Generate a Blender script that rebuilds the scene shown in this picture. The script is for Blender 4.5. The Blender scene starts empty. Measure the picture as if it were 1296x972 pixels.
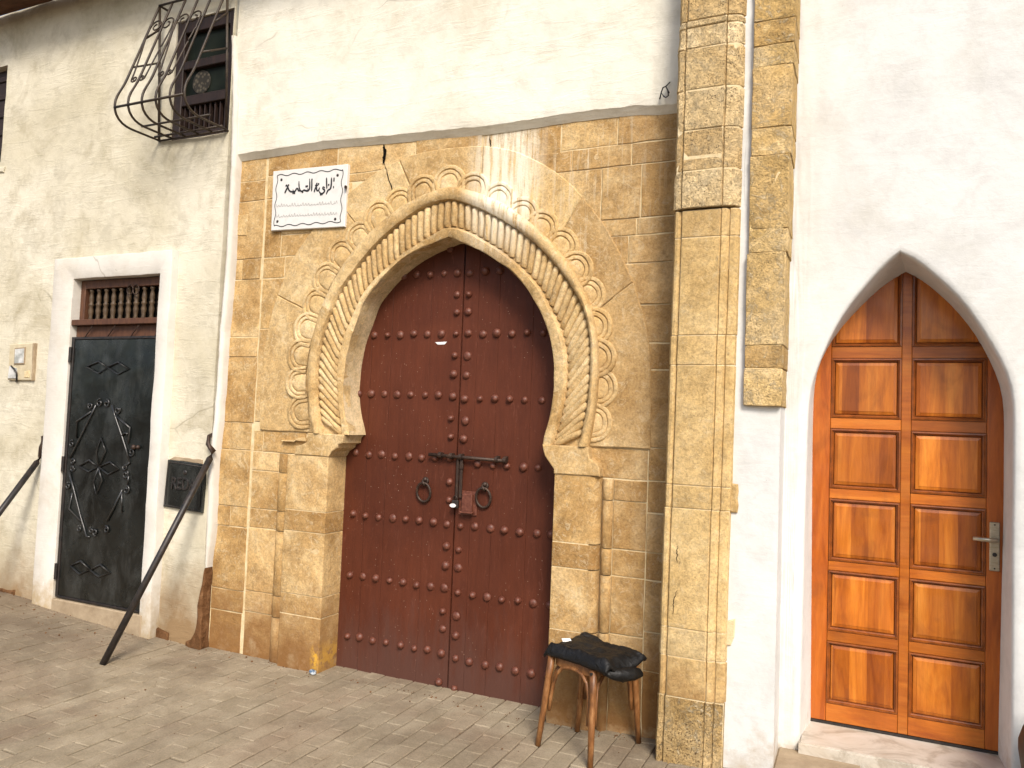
import bpy, bmesh, math, random
from mathutils import Vector, Matrix, noise
random.seed(7)
S = bpy.context.scene
C = S.collection
R = math.radians

# ------------------------------------------------------------------ camera, light, exposure
cam = bpy.data.objects.new('camera', bpy.data.cameras.new('camera'))
C.objects.link(cam)
cam.matrix_world = Matrix(((0.91008, -0.01372, 0.41421, 0.0),
                           (0.41272, -0.06083, -0.90883, -3.863),
                           (0.03766, 0.99805, -0.04970, 1.60),
                           (0, 0, 0, 1)))
cam.data.sensor_width = 36
cam.data.lens = 36 * 975 / 1296
cam.data.clip_end = 500
S.camera = cam
SUN_EL, SUN_AZ = 42, 146          # azimuth clockwise from +Y: the light comes from the open side, right of the camera
wd = bpy.data.worlds.new('World'); S.world = wd; wd.use_nodes = True
nt = wd.node_tree
sky = nt.nodes.new('ShaderNodeTexSky'); sky.sky_type = 'NISHITA'; sky.sun_disc = False
sky.sun_elevation = R(SUN_EL); sky.sun_rotation = R(SUN_AZ)
sky.dust_density = 3.0
nt.links.new(sky.outputs[0], nt.nodes['Background'].inputs[0])
nt.nodes['Background'].inputs[1].default_value = 0.075
sun = bpy.data.objects.new('sun', bpy.data.lights.new('sun', 'SUN'))
C.objects.link(sun)
sun.data.energy = 1.5; sun.data.angle = R(18); sun.data.color = (1, .92, .82)
d = Vector((math.sin(R(SUN_AZ)) * math.cos(R(SUN_EL)), math.cos(R(SUN_AZ)) * math.cos(R(SUN_EL)), math.sin(R(SUN_EL))))
sun.rotation_euler = d.to_track_quat('Z', 'Y').to_euler()
S.view_settings.view_transform = 'Standard'; S.view_settings.look = 'None'
S.view_settings.exposure = 1.4; S.view_settings.gamma = 1

# ------------------------------------------------------------------ object helpers
def link(o, parent=None):
    C.objects.link(o)
    if parent: o.parent = parent
    return o
def tag(o, label=None, cat=None, group=None, kind=None):
    if label: o['label'] = label
    if cat: o['category'] = cat
    if group: o['group'] = group
    if kind or cat: o['kind'] = kind or 'thing'
    return o
def thing(name, label, cat, loc=(0, 0, 0), group=None):
    o = bpy.data.objects.new(name, None); C.objects.link(o)
    o.location = loc; o.empty_display_size = .1
    return tag(o, label, cat, group)
def rel(o, parent):          # meshes are modelled in world coordinates; only top-level Empties carry an offset
    o.parent = parent
    if parent.parent is None: o.matrix_parent_inverse = Matrix.Translation(parent.location).inverted()
    return o
def mesh_obj(name, bm, m, parent=None, smooth=False):
    me = bpy.data.meshes.new(name); bm.to_mesh(me); bm.free()
    return mo(name, me, m, parent, smooth)
def mo(name, me, m, parent=None, smooth=False):
    if m and not me.materials: me.materials.append(m)
    if smooth:
        for p in me.polygons: p.use_smooth = True
    o = bpy.data.objects.new(name, me); C.objects.link(o)
    if parent is not None: rel(o, parent)
    return o
def py_obj(name, vs, fs, m, parent=None, smooth=False):
    me = bpy.data.meshes.new(name); me.from_pydata(vs, [], fs); me.update()
    return mo(name, me, m, parent, smooth)
def recalc(o):
    bm = bmesh.new(); bm.from_mesh(o.data)
    bmesh.ops.recalc_face_normals(bm, faces=bm.faces); bm.to_mesh(o.data); bm.free()
    return o
def sharp(o, ang=35):
    me = o.data
    for p in me.polygons: p.use_smooth = True
    me.set_sharp_from_angle(angle=R(ang))
    return o
def add_box(bm, x0, x1, y0, y1, z0, z1, bev=0.0):
    vs = [bm.verts.new((x, y, z)) for x in (x0, x1) for y in (y0, y1) for z in (z0, z1)]
    fs = [bm.faces.new([vs[i] for i in f]) for f in ((0, 1, 3, 2), (4, 6, 7, 5), (0, 4, 5, 1), (2, 3, 7, 6), (0, 2, 6, 4), (1, 5, 7, 3))]
    if bev:
        es = list({e for f in fs for e in f.edges})
        bmesh.ops.bevel(bm, geom=es, offset=bev, segments=1, affect='EDGES', profile=.5)
    return vs
def box(name, x0, x1, y0, y1, z0, z1, m, parent=None, bev=0.0):
    bm = bmesh.new(); add_box(bm, x0, x1, y0, y1, z0, z1, bev)
    return mesh_obj(name, bm, m, parent)
def add_tube(bm, pts, r, n=8, cap=True):
    pts = [Vector(p) for p in pts]
    rings = []
    up = Vector((0.123, .31, 1)).normalized()
    for i, p in enumerate(pts):
        t = (pts[min(i + 1, len(pts) - 1)] - pts[max(i - 1, 0)]).normalized()
        a = t.cross(up)
        if a.length < .05: a = t.cross(Vector((1, 0, 0)))
        a.normalize(); b = t.cross(a).normalized()
        rr = r[i] if isinstance(r, (list, tuple)) else r
        rings.append([bm.verts.new(p + (a * math.cos(2 * math.pi * k / n) + b * math.sin(2 * math.pi * k / n)) * rr) for k in range(n)])
    for A, B in zip(rings, rings[1:]):
        for k in range(n):
            f = bm.faces.new((A[k], A[(k + 1) % n], B[(k + 1) % n], B[k])); f.smooth = True
    if cap:
        bm.faces.new(rings[0][::-1]); bm.faces.new(rings[-1])
def tube(name, pts, r, m, parent=None, n=8):
    bm = bmesh.new(); add_tube(bm, pts, r, n)
    bmesh.ops.recalc_face_normals(bm, faces=bm.faces)
    return mesh_obj(name, bm, m, parent)
def lathe_mesh(name, prof, n=14):
    vs, fs = [], []
    for r, z in prof:
        for k in range(n): vs.append((r * math.cos(2 * math.pi * k / n), r * math.sin(2 * math.pi * k / n), z))
    for i in range(len(prof) - 1):
        for k in range(n):
            fs.append((i * n + k, i * n + (k + 1) % n, (i + 1) * n + (k + 1) % n, (i + 1) * n + k))
    fs.append(tuple(range(n))[::-1]); fs.append(tuple((len(prof) - 1) * n + k for k in range(n)))
    me = bpy.data.meshes.new(name); me.from_pydata(vs, [], fs)
    for p in me.polygons: p.use_smooth = len(p.vertices) == 4
    return me
def resample(pl, n):
    L = [0]
    for a, b in zip(pl, pl[1:]): L.append(L[-1] + math.dist(a, b))
    out = []; j = 0
    for i in range(n):
        t = L[-1] * i / (n - 1)
        while j < len(pl) - 2 and L[j + 1] < t: j += 1
        u = (t - L[j]) / max(1e-9, L[j + 1] - L[j])
        out.append(tuple(a + (b - a) * u for a, b in zip(pl[j], pl[j + 1])))
    return out
def smoothpl(pl, it=2):
    for _ in range(it):
        pl = [pl[0]] + [tuple(.25 * a + .5 * b + .25 * c for a, b, c in zip(pl[i - 1], pl[i], pl[i + 1])) for i in range(1, len(pl) - 1)] + [pl[-1]]
    return pl
def poly_area(p): return sum(a[0] * b[1] - b[0] * a[1] for a, b in zip(p, p[1:] + p[:1])) / 2
def slab_poly(name, pl, yf, yb, m, parent, gap=.003, bev=.004, jit=.0018, step=.07, tilt=0.0):
    """a stone: outline in the XZ plane, front face at yf, back at yb, chipped and bevelled edge"""
    if poly_area(pl) < 0: pl = pl[::-1]
    q = []
    for a, b in zip(pl, pl[1:] + pl[:1]):
        L = math.dist(a, b); k = max(1, int(L / step))
        nx, nz = (b[1] - a[1]) / max(L, 1e-6), -(b[0] - a[0]) / max(L, 1e-6)
        for i in range(k):
            u = i / k; j = random.uniform(-jit, jit) if i else 0
            q.append((a[0] + (b[0] - a[0]) * u + nx * j, a[1] + (b[1] - a[1]) * u + nz * j))
    def inset(p, dd):
        o = []
        n = len(p)
        for i in range(n):
            a, b, c = p[i - 1], p[i], p[(i + 1) % n]
            e1 = Vector((b[0] - a[0], b[1] - a[1])).normalized(); e2 = Vector((c[0] - b[0], c[1] - b[1])).normalized()
            n1 = Vector((-e1.y, e1.x)); n2 = Vector((-e2.y, e2.x)); s = n1 + n2
            if s.length < .2: s = n1
            s = s.normalized() * dd / max(.5, s.normalized().dot(n1))
            o.append((b[0] + s.x, b[1] + s.y))
        return o
    A = inset(q, gap) if gap else q
    B = inset(A, bev)
    n = len(A)
    tx, tz = random.uniform(-tilt, tilt), random.uniform(-tilt, tilt)
    cx = sum(p[0] for p in A) / n; cz = sum(p[1] for p in A) / n
    Y = lambda p, y: y + (p[0] - cx) * tx + (p[1] - cz) * tz
    vs = [(p[0], yb, p[1]) for p in A] + [(p[0], Y(p, yf + bev * .8), p[1]) for p in A] + [(p[0], Y(p, yf), p[1]) for p in B]
    fs = []
    for i in range(n):
        j = (i + 1) % n
        fs.append((i, j, n + j, n + i)); fs.append((n + i, n + j, 2 * n + j, 2 * n + i))
    fs.append(tuple(range(2 * n, 3 * n)))
    return py_obj(name, vs, fs, m, parent)
def rect(x0, x1, z0, z1): return [(x0, z0), (x1, z0), (x1, z1), (x0, z1)]
def strip(name, curves, m, parent=None, smooth=False, flip=False):
    """grid between 3-D polylines of equal length"""
    n = len(curves[0]); vs = [p for c in curves for p in c]; fs = []
    for r in range(len(curves) - 1):
        for i in range(n - 1):
            f = (r * n + i, r * n + i + 1, (r + 1) * n + i + 1, (r + 1) * n + i)
            fs.append(f[::-1] if flip else f)
    return py_obj(name, vs, fs, m, parent, smooth)
def bumpy(x, z, amp=.006, s=1.3, seed=0):
    return amp * (noise.noise((x * s, seed, z * s)) + .5 * noise.noise((x * s * 2.7, seed + 5, z * s * 2.7)) + .22 * noise.noise((x * s * 8, seed + 9, z * s * 8)))
def wall_sheet(name, xs, zs, yf, holes, m, parent, step=.05, amp=.006, seed=0, depth=.25):
    """plaster skin with slightly uneven face, rectangular openings with reveals"""
    def ticks(a, b, extra):
        k = sorted({round(v, 4) for v in [a, b] + [e for e in extra if a < e < b]}); o = []
        for p, q in zip(k, k[1:]):
            n = max(1, int(round((q - p) / step)))
            o += [p + (q - p) * i / n for i in range(n)]
        return o + [k[-1]]
    X = ticks(xs[0], xs[1], [h[0] for h in holes] + [h[1] for h in holes])
    Z = ticks(zs[0], zs[1], [h[2] for h in holes] + [h[3] for h in holes])
    vs, fs, idx = [], [], {}
    def v(i, j, back=False):
        k = (i, j, back)
        if k not in idx:
            idx[k] = len(vs)
            y = yf + depth if back else yf + bumpy(X[i], Z[j], amp, seed=seed)
            vs.append((X[i], y, Z[j]))
        return idx[k]
    def hole(i, j):
        if i < 0 or j < 0 or i >= len(X) - 1 or j >= len(Z) - 1: return True
        cx, cz = (X[i] + X[i + 1]) / 2, (Z[j] + Z[j + 1]) / 2
        return any(h[0] < cx < h[1] and h[2] < cz < h[3] for h in holes)
    for i in range(len(X) - 1):
        for j in range(len(Z) - 1):
            if hole(i, j): continue
            fs.append((v(i, j), v(i + 1, j), v(i + 1, j + 1), v(i, j + 1)))
            for (di, dj, a, b) in ((-1, 0, (i, j + 1), (i, j)), (1, 0, (i + 1, j), (i + 1, j + 1)), (0, -1, (i, j), (i + 1, j)), (0, 1, (i + 1, j + 1), (i, j + 1))):
                if hole(i + di, j + dj):
                    fs.append((v(*b), v(*a), v(*a, True), v(*b, True)))
    return sharp(py_obj(name, vs, fs, m, parent), 40)

# ------------------------------------------------------------------ materials
class M:
    def __init__(s, name):
        s.m = bpy.data.materials.new(name); s.m.use_nodes = True
        s.t = s.m.node_tree; s.b = s.t.nodes['Principled BSDF']
        s.pos = s.t.nodes.new('ShaderNodeNewGeometry').outputs['Position']
        s._rnd = None
    def n(s, k, **kw):
        o = s.t.nodes.new(k)
        for a, b in kw.items(): setattr(o, a, b)
        return o
    def set(s, i, v):
        if hasattr(v, 'links'): s.t.links.new(v, i)
        elif isinstance(v, (tuple, list)) and len(v) == 3 and i.type == 'RGBA': i.default_value = (*v, 1)
        else: i.default_value = v
    def vec(s, sc=(1, 1, 1), loc=(0, 0, 0), rot=(0, 0, 0), src=None):
        o = s.n('ShaderNodeMapping'); s.set(o.inputs[0], src or s.pos)
        o.inputs['Scale'].default_value = sc; o.inputs['Location'].default_value = loc; o.inputs['Rotation'].default_value = rot
        return o.outputs[0]
    def noise(s, sc, det=4, rough=.6, vec=None, dist=0.0):
        o = s.n('ShaderNodeTexNoise'); s.set(o.inputs['Vector'], vec or s.pos)
        o.inputs['Scale'].default_value = sc; o.inputs['Detail'].default_value = det
        o.inputs['Roughness'].default_value = rough; o.inputs['Distortion'].default_value = dist
        return o.outputs[0]
    def voro(s, sc, vec=None, feature='F1'):
        o = s.n('ShaderNodeTexVoronoi', feature=feature); s.set(o.inputs['Vector'], vec or s.pos); o.inputs['Scale'].default_value = sc
        return o.outputs['Distance']
    def ramp(s, x, *st):
        o = s.n('ShaderNodeValToRGB'); s.set(o.inputs[0], x)
        e = o.color_ramp.elements
        while len(e) < len(st): e.new(.5)
        for k, (p, c) in zip(e, st):
            k.position = p; k.color = (*c, 1) if isinstance(c, tuple) else (c, c, c, 1)
        return o.outputs[0]
    def mix(s, f, a, b, mode='MIX'):
        o = s.n('ShaderNodeMix', data_type='RGBA', blend_type=mode)
        s.set(o.inputs[0], f); s.set(o.inputs[6], a); s.set(o.inputs[7], b)
        return o.outputs[2]
    def math(s, op, a, b=0.0, clamp=False):
        o = s.n('ShaderNodeMath', operation=op, use_clamp=clamp); s.set(o.inputs[0], a); s.set(o.inputs[1], b)
        return o.outputs[0]
    def rnd(s):
        if not s._rnd: s._rnd = s.n('ShaderNodeObjectInfo').outputs['Random']
        return s._rnd
    def rndramp(s, lo, hi): return s.ramp(s.rnd(), (0, lo), (1, hi))
    def sep(s):
        o = s.n('ShaderNodeSeparateXYZ'); s.set(o.inputs[0], s.pos); return o.outputs
    def range(s, x, a, b):       # 0 at a, 1 at b
        o = s.n('ShaderNodeMapRange'); s.set(o.inputs[0], x); o.inputs[1].default_value = a; o.inputs[2].default_value = b
        return o.outputs[0]
    def window(s, x, a, b, soft): return s.math('MULTIPLY', s.range(x, a - soft, a + soft), s.range(x, b + soft, b - soft))
    def bump(s, h, st=.3, dist=.01, nrm=None):
        o = s.n('ShaderNodeBump'); s.set(o.inputs['Height'], h); o.inputs['Strength'].default_value = st; o.inputs['Distance'].default_value = dist
        if nrm: s.set(o.inputs['Normal'], nrm)
        return o.outputs[0]
    def out(s, col, rough=.8, nrm=None, metal=0.0, spec=None, coat=None):
        s.set(s.b.inputs['Base Color'], col); s.set(s.b.inputs['Roughness'], rough); s.set(s.b.inputs['Metallic'], metal)
        if nrm: s.set(s.b.inputs['Normal'], nrm)
        if spec is not None: s.set(s.b.inputs['Specular IOR Level'], spec)
        if coat: s.set(s.b.inputs['Coat Weight'], coat); s.b.inputs['Coat Roughness'].default_value = .15
        return s.m

def plaster(name, c0, c1, stain, stain_amt, low=None, bump=.35, seed=0):
    k = M(name)
    p = k.vec(loc=(seed * 3.1, seed, seed * 7.7))
    big = k.noise(1.1, 5, .6, p, .6)
    col = k.mix(k.ramp(big, (.36, 0.0), (.62, 1.0)), c0, c1)
    blot = k.math('MULTIPLY', k.ramp(k.noise(5.5, 8, .75, p, .35), (.48, 0.0), (.62, 1.0)), stain_amt * .55)
    col = k.mix(blot, col, tuple(v * .72 for v in c0))
    st = k.math('MULTIPLY', k.ramp(k.noise(2.6, 8, .72, p, .5), (.5, 0.0), (.70, 1.0)), stain_amt)
    col = k.mix(st, col, stain)
    scr = k.ramp(k.noise(9, 5, .75, k.vec((1, 1, 2.4), (seed, 0, 0), (0, R(25), 0)), 1.8), (.66, 0.0), (.74, .45))
    col = k.mix(scr, col, tuple(v * .62 for v in stain))
    wv = k.n('ShaderNodeTexVoronoi', feature='DISTANCE_TO_EDGE'); k.set(wv.inputs['Vector'], k.mix(.22, p, k.n('ShaderNodeTexNoise').outputs[1])); wv.inputs['Scale'].default_value = 1.7
    ck = k.math('MULTIPLY', k.ramp(wv.outputs['Distance'], (.003, 1.0), (.007, 0.0)), k.ramp(k.noise(1.3, 3, .5, k.vec(loc=(seed, 5, 5))), (.58, 0.0), (.64, .42)))
    col = k.mix(ck, col, tuple(v * .5 for v in stain))
    spk = k.ramp(k.noise(55, 3, .6, p), (.73, 0.0), (.8, .6))
    col = k.mix(spk, col, tuple(v * .35 for v in stain))
    if low:
        z = k.sep()[2]
        zz = k.math('ADD', z, k.math('MULTIPLY', k.noise(3.4, 6, .7, p), -.9))
        col = k.mix(k.range(zz, low[0], low[1]), low[2], col)
    h = k.math('ADD', k.math('MULTIPLY', k.noise(3.2, 5, .55, p, .15), 1.0), k.math('MULTIPLY', k.noise(24, 6, .7, p, .3), .14))
    tr = k.noise(6, 6, .7, k.vec((.55, 1, 3.2), (seed, 2, 0), (0, R(-6), 0)), .6)
    h = k.math('ADD', h, k.math('MULTIPLY', k.ramp(tr, (.5, 0.0), (.62, 1.0)), .10 if seed != 3 else .035))
    nb = k.bump(h, bump, .030)
    nb = k.bump(k.noise(160, 3, .6, p), .12, .004, nb)
    return k.out(col, .92, nb, spec=.15)

m_wall_l = plaster('limewash_aged', (.52, .475, .35), (.65, .61, .495), (.33, .285, .185), .7, (-.34, .24, (.27, .18, .095)), .5, 1)
m_wall_c = plaster('limewash_offwhite', (.67, .64, .54), (.75, .725, .63), (.48, .43, .31), .55, None, .4, 2)
m_wall_r = plaster('limewash_white', (.61, .615, .60), (.68, .68, .655), (.53, .525, .48), .6, (-.42, -.2, (.42, .34, .24)), .3, 3)
m_surr = plaster('limewash_surround', (.60, .57, .51), (.67, .645, .59), (.42, .36, .26), .4, (-.32, -.08, (.42, .33, .21)), .2, 4)

def stone(name, tones, pit=.35, lime=.35, dirt=.3, bump=.4, drips_shade=False, base=False):
    k = M(name)
    off = k.n('ShaderNodeVectorMath', operation='SCALE'); k.set(off.inputs[0], (1.0, 1.0, 1.0)); k.set(off.inputs[3], k.math('MULTIPLY', k.rnd(), 37.0))
    ad = k.n('ShaderNodeVectorMath', operation='ADD'); k.set(ad.inputs[0], k.pos); k.set(ad.inputs[1], off.outputs[0])
    p = ad.outputs[0]
    col = k.ramp(k.noise(3.2, 6, .65, p, .7), (.30, tones[0]), (.5, tones[1]), (.68, tones[2]))
    col = k.mix(1.0, col, k.ramp(k.rnd(), (0.0, (.76, .69, .60)), (.25, (1.08, 1.07, 1.03)), (.5, (.90, .85, .78)), (.75, (1.02, 1.03, 1.05)), (1.0, (1.18, 1.21, 1.28))), 'MULTIPLY')
    col = k.mix(.75, col, k.ramp(k.noise(19, 6, .75, p, .6), (.32, .62), (.5, 1.0), (.7, 1.28)), 'MULTIPLY')
    fine = k.noise(85, 4, .7, p)
    col = k.mix(.7, col, k.ramp(fine, (.34, .66), (.5, 1.0), (.68, 1.26)), 'MULTIPLY')
    dk = k.math('MULTIPLY', k.ramp(k.noise(5.5, 6, .72, k.pos, 1.2), (.54, 0.0), (.74, 1.0)), dirt)
    col = k.mix(dk, col, (.15, .078, .03))
    scr = k.math('MAXIMUM', k.ramp(k.noise(13, 8, .82, p, 1.8), (.545, 0.0), (.60, 1.0)), k.math('MULTIPLY', k.ramp(k.noise(34, 6, .8, p, 1.2), (.56, 0.0), (.61, 1.0)), k.ramp(k.noise(2.6, 3, .6, p), (.45, 0.0), (.6, .9))))
    col = k.mix(k.math('MULTIPLY', scr, lime), col, (.70, .58, .38))
    pits = k.math('MAXIMUM', k.ramp(k.noise(150, 2, .55, p), (.60, 0.0), (.68, 1.0)), k.ramp(k.noise(58, 3, .6, p), (.66, 0.0), (.71, 1.0)))
    pm = k.math('MULTIPLY', pits, k.ramp(k.noise(4, 3, .6, p), (.38, .25), (.6, 1.0)))
    col = k.mix(k.math('MULTIPLY', pm, pit), col, (.12, .065, .03))
    x, y, z = k.sep()
    if drips_shade:
        mk = k.math('MULTIPLY', k.window(x, -2.02, -1.66, .08), k.window(z, 2.62, 3.4, .16))
        st = k.ramp(k.noise(14, 4, .7, k.vec((2.6, 1, .16))), (.36, 0.0), (.54, 1.0))
        col = k.mix(k.math('MULTIPLY', mk, st), col, (.74, .68, .54))
        mk = k.math('MULTIPLY', k.window(x, -1.6, -1.0, .15), k.window(z, 2.5, 3.3, .2))
        st = k.ramp(k.noise(16, 4, .7, k.vec((2.6, 1, .12))), (.55, 0.0), (.66, .75))
        col = k.mix(k.math('MULTIPLY', mk, st), col, (.62, .52, .36))
        # brown band beside the pier: its soft shade put into the stone colour
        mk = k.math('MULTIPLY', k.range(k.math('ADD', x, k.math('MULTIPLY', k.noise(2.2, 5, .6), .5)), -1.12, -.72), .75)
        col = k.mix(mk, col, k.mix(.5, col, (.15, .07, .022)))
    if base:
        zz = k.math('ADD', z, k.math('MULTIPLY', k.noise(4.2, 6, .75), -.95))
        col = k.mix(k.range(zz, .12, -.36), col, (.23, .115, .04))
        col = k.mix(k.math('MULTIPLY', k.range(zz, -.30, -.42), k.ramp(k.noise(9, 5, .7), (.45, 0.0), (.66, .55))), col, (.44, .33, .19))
        w = k.math('MULTIPLY', k.window(x, -2.985, -2.935, .02), k.window(z, .08, .21, .04))
        col = k.mix(k.math('MULTIPLY', w, k.ramp(k.noise(22, 4, .6), (.44, 0.0), (.54, .8))), col, (.66, .37, .04))
    h = k.math('ADD', k.math('MULTIPLY', k.noise(9, 7, .74, p), 1.3), k.math('MULTIPLY', fine, .5))
    h = k.math('SUBTRACT', h, k.math('MULTIPLY', pm, .8 * pit))
    h = k.math('ADD', h, k.math('MULTIPLY', scr, .22))
    return k.out(col, .9, k.bump(h, bump, .022), spec=.15)
OCH = ((.33, .195, .070), (.48, .318, .138), (.61, .45, .235))
m_stone = stone('ochre_sandstone', OCH, .35, .4, .35, .4, drips_shade=True, base=True)
m_carved = stone('carved_sandstone', ((.42, .275, .115), (.55, .392, .190), (.65, .50, .28)), .3, .45, .35, .35, drips_shade=True)
m_intra = stone('pale_intrados_stone', ((.56, .43, .24), (.66, .53, .33), (.72, .60, .41)), .15, .35, .1, .25)
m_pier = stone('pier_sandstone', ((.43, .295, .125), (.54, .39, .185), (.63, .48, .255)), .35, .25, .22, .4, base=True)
m_rough = stone('pitted_sandstone', ((.46, .32, .145), (.57, .42, .215), (.66, .52, .30)), .95, .35, .3, .8)
m_foot = stone('weathered_foot_sandstone', ((.30, .185, .075), (.50, .36, .165), (.64, .50, .28)), .9, .7, .5, .9)
m_strip = stone('yellow_rough_stone', ((.47, .315, .12), (.57, .40, .175), (.66, .50, .27)), .4, .6, .25, .8)

k = M('lime_mortar')
m_mortar = k.out(k.ramp(k.noise(14, 5, .7), (.3, (.50, .37, .19)), (.55, (.66, .54, .33)), (.8, (.76, .66, .46))), .95, k.bump(k.noise(40, 5, .7), .6, .01), spec=.1)

def door_paint():
    k = M('oxblood_paint')
    gr = k.noise(9, 5, .65, k.vec((5, 5, .5)))
    col = k.ramp(k.noise(1.6, 5, .6, None, .4), (.3, (.064, .0160, .0072)), (.7, (.102, .0270, .0122)))
    col = k.mix(.35, col, k.ramp(gr, (.3, .6), (.7, 1.2)), 'MULTIPLY')
    wear = k.ramp(k.noise(20, 7, .8, k.vec((2.2, 1, .5)), .8), (.58, 0.0), (.70, .6))
    col = k.mix(wear, col, (.17, .06, .038))
    z = k.sep()[2]
    zz = k.math('ADD', z, k.math('MULTIPLY', k.noise(5, 6, .7, k.vec((3, 1, .6))), -.9))
    col = k.mix(k.math('MULTIPLY', k.range(zz, .05, -.35), .75), col, (.085, .040, .030))
    o = k.n('ShaderNodeTexVoronoi'); k.set(o.inputs['Vector'], k.pos); o.inputs['Scale'].default_value = 34
    sp = k.math('MULTIPLY', k.ramp(o.outputs['Distance'], (.05, 1.0), (.085, 0.0)), k.ramp(k.noise(2.4, 4, .6, k.vec(loc=(3, 3, 3))), (.40, 0.0), (.58, 1.0)))
    col = k.mix(k.math('MULTIPLY', sp, .75), col, (.45, .30, .22))
    h = k.math('ADD', k.math('MULTIPLY', gr, .6), k.math('MULTIPLY', k.noise(60, 4, .6), .2))
    return k.out(col, k.ramp(k.noise(6, 4, .6), (.3, .45), (.7, .68)), k.bump(h, .3, .01), spec=.22)
m_red = door_paint()
k = M('oxblood_iron')
m_stud = k.out(k.ramp(k.noise(60, 4, .6), (.35, (.080, .020, .010)), (.7, (.16, .055, .032))), .5, k.bump(k.noise(90, 3, .6), .25, .004), spec=.5)
k = M('dark_rusty_iron')
m_iron = k.out(k.ramp(k.noise(30, 5, .7), (.35, (.028, .016, .012)), (.6, (.055, .033, .022)), (.8, (.16, .075, .035))), .55, k.bump(k.noise(70, 4, .6), .3, .004), metal=.35)
k = M('black_iron')
m_black = k.out(k.ramp(k.noise(25, 5, .7), (.4, (.010, .009, .009)), (.75, (.040, .028, .022))), .45, k.bump(k.noise(80, 4, .6), .2, .003), spec=.5)
k = M('black_gloss_iron')
m_orn = k.out(k.ramp(k.noise(25, 5, .7), (.4, (.012, .012, .012)), (.75, (.045, .044, .040))), .28, k.bump(k.noise(80, 4, .6), .15, .003), spec=.7)
k = M('brown_grille_iron')
m_grille = k.out(k.ramp(k.noise(18, 5, .7), (.35, (.018, .011, .007)), (.75, (.060, .040, .022))), .5, k.bump(k.noise(80, 4, .6), .2, .003), spec=.4)
k = M('black_gloss_sheet')
col = k.ramp(k.noise(3.1, 5, .6, None, .8), (.35, (.003, .004, .0035)), (.7, (.010, .012, .011)))
grey_sheen = k.ramp(k.noise(4.2, 7, .7, k.vec((1.6, 1, .8)), .5), (.46, 0.0), (.72, .75))  # grey blotches put the sheet's pale reflections into its base colour
col = k.mix(grey_sheen, col, (.045, .048, .046))
m_sheet = k.out(col, k.ramp(k.noise(7, 5, .6, None, .7), (.3, .14), (.7, .34)), k.bump(k.noise(2.2, 3, .5), .35, .03), spec=.6)

def varnish(name, cs, vert=True, dark=.5, staves=False):
    k = M(name)
    off = k.n('ShaderNodeVectorMath', operation='SCALE'); k.set(off.inputs[0], (1.0, 1.0, 1.0)); k.set(off.inputs[3], k.math('MULTIPLY', k.rnd(), 23.0))
    ad = k.n('ShaderNodeVectorMath', operation='ADD'); k.set(ad.inputs[0], k.pos); k.set(ad.inputs[1], off.outputs[0])
    s1 = (7, 2, .7) if vert else (.7, 2, 7)
    g = k.noise(2.4, 6, .62, k.vec(s1, src=ad.outputs[0]), .9)
    g2 = k.noise(14, 5, .7, k.vec(s1, src=ad.outputs[0]), .3)
    col = k.ramp(g, (.26, cs[0]), (.5, cs[1]), (.72, cs[2]))
    col = k.mix(.5, col, k.ramp(g2, (.3, .7), (.7, 1.15)), 'MULTIPLY')
    bl = k.ramp(k.noise(4, 4, .6, k.vec((1.3, 1, .8), src=ad.outputs[0]), 1.0), (.55, 0.0), (.75, dark))
    col = k.mix(bl, col, tuple(v * .45 for v in cs[0]))
    if staves:
        xo = k.math('ADD', k.math('MULTIPLY', k.sep()[0], 13.0), k.math('MULTIPLY', k.rnd(), 50.0))
        wn = k.n('ShaderNodeTexWhiteNoise', noise_dimensions='1D'); k.set(wn.inputs['W'], k.math('FLOOR', xo))
        col = k.mix(1.0, col, k.ramp(wn.outputs[0], (0.0, (.70, .62, .55)), (.5, (1, 1, 1)), (1.0, (1.22, 1.3, 1.4))), 'MULTIPLY')
    col = k.mix(1.0, col, k.rndramp(.76, 1.14), 'MULTIPLY')
    return k.out(col, k.ramp(k.noise(9, 5, .7), (.35, .28), (.7, .55)), k.bump(g2, .10, .004), spec=.4, coat=.12)
ORN = ((.26, .058, .005), (.46, .130, .011), (.60, .205, .024))
m_panel = varnish('varnished_panel', ORN, staves=True)
m_stile = varnish('varnished_stile', ((.20, .038, .004), (.36, .085, .008), (.46, .13, .015)))
m_rail = varnish('varnished_rail', ((.28, .062, .006), (.43, .118, .011), (.52, .17, .022)), False, .35)
k = M('dark_moulding')
m_mould = k.out(k.ramp(k.noise(20, 4, .6), (.3, (.13, .034, .006)), (.7, (.30, .080, .010))), .35, spec=.4, coat=.2)
k = M('dark_oak')
m_tran = k.out(k.ramp(k.noise(12, 5, .6, k.vec((4, 4, 1))), (.3, (.055, .020, .010)), (.7, (.12, .05, .022))), .6, k.bump(k.noise(30, 4, .6), .25, .004))
k = M('dark_window_wood')
m_dkwood = k.out(k.ramp(k.noise(12, 5, .6, k.vec((4, 4, 1))), (.3, (.012, .006, .004)), (.7, (.030, .013, .007))), .6, k.bump(k.noise(30, 4, .6), .25, .004))
k = M('turned_wood')
m_balu = k.out(k.ramp(k.noise(22, 4, .6), (.3, (.045, .026, .012)), (.7, (.10, .062, .030))), .6)
k = M('dark_void')
m_void = k.out((.006, .005, .004), .9, spec=.05)
k = M('bentwood')
m_bent = k.out(k.ramp(k.noise(24, 5, .7, k.vec((1, 1, .35))), (.3, (.055, .022, .009)), (.5, (.19, .078, .024)), (.72, (.36, .18, .07))), .42, k.bump(k.noise(60, 3, .6), .2, .003), spec=.4)
k = M('black_cloth')
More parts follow.
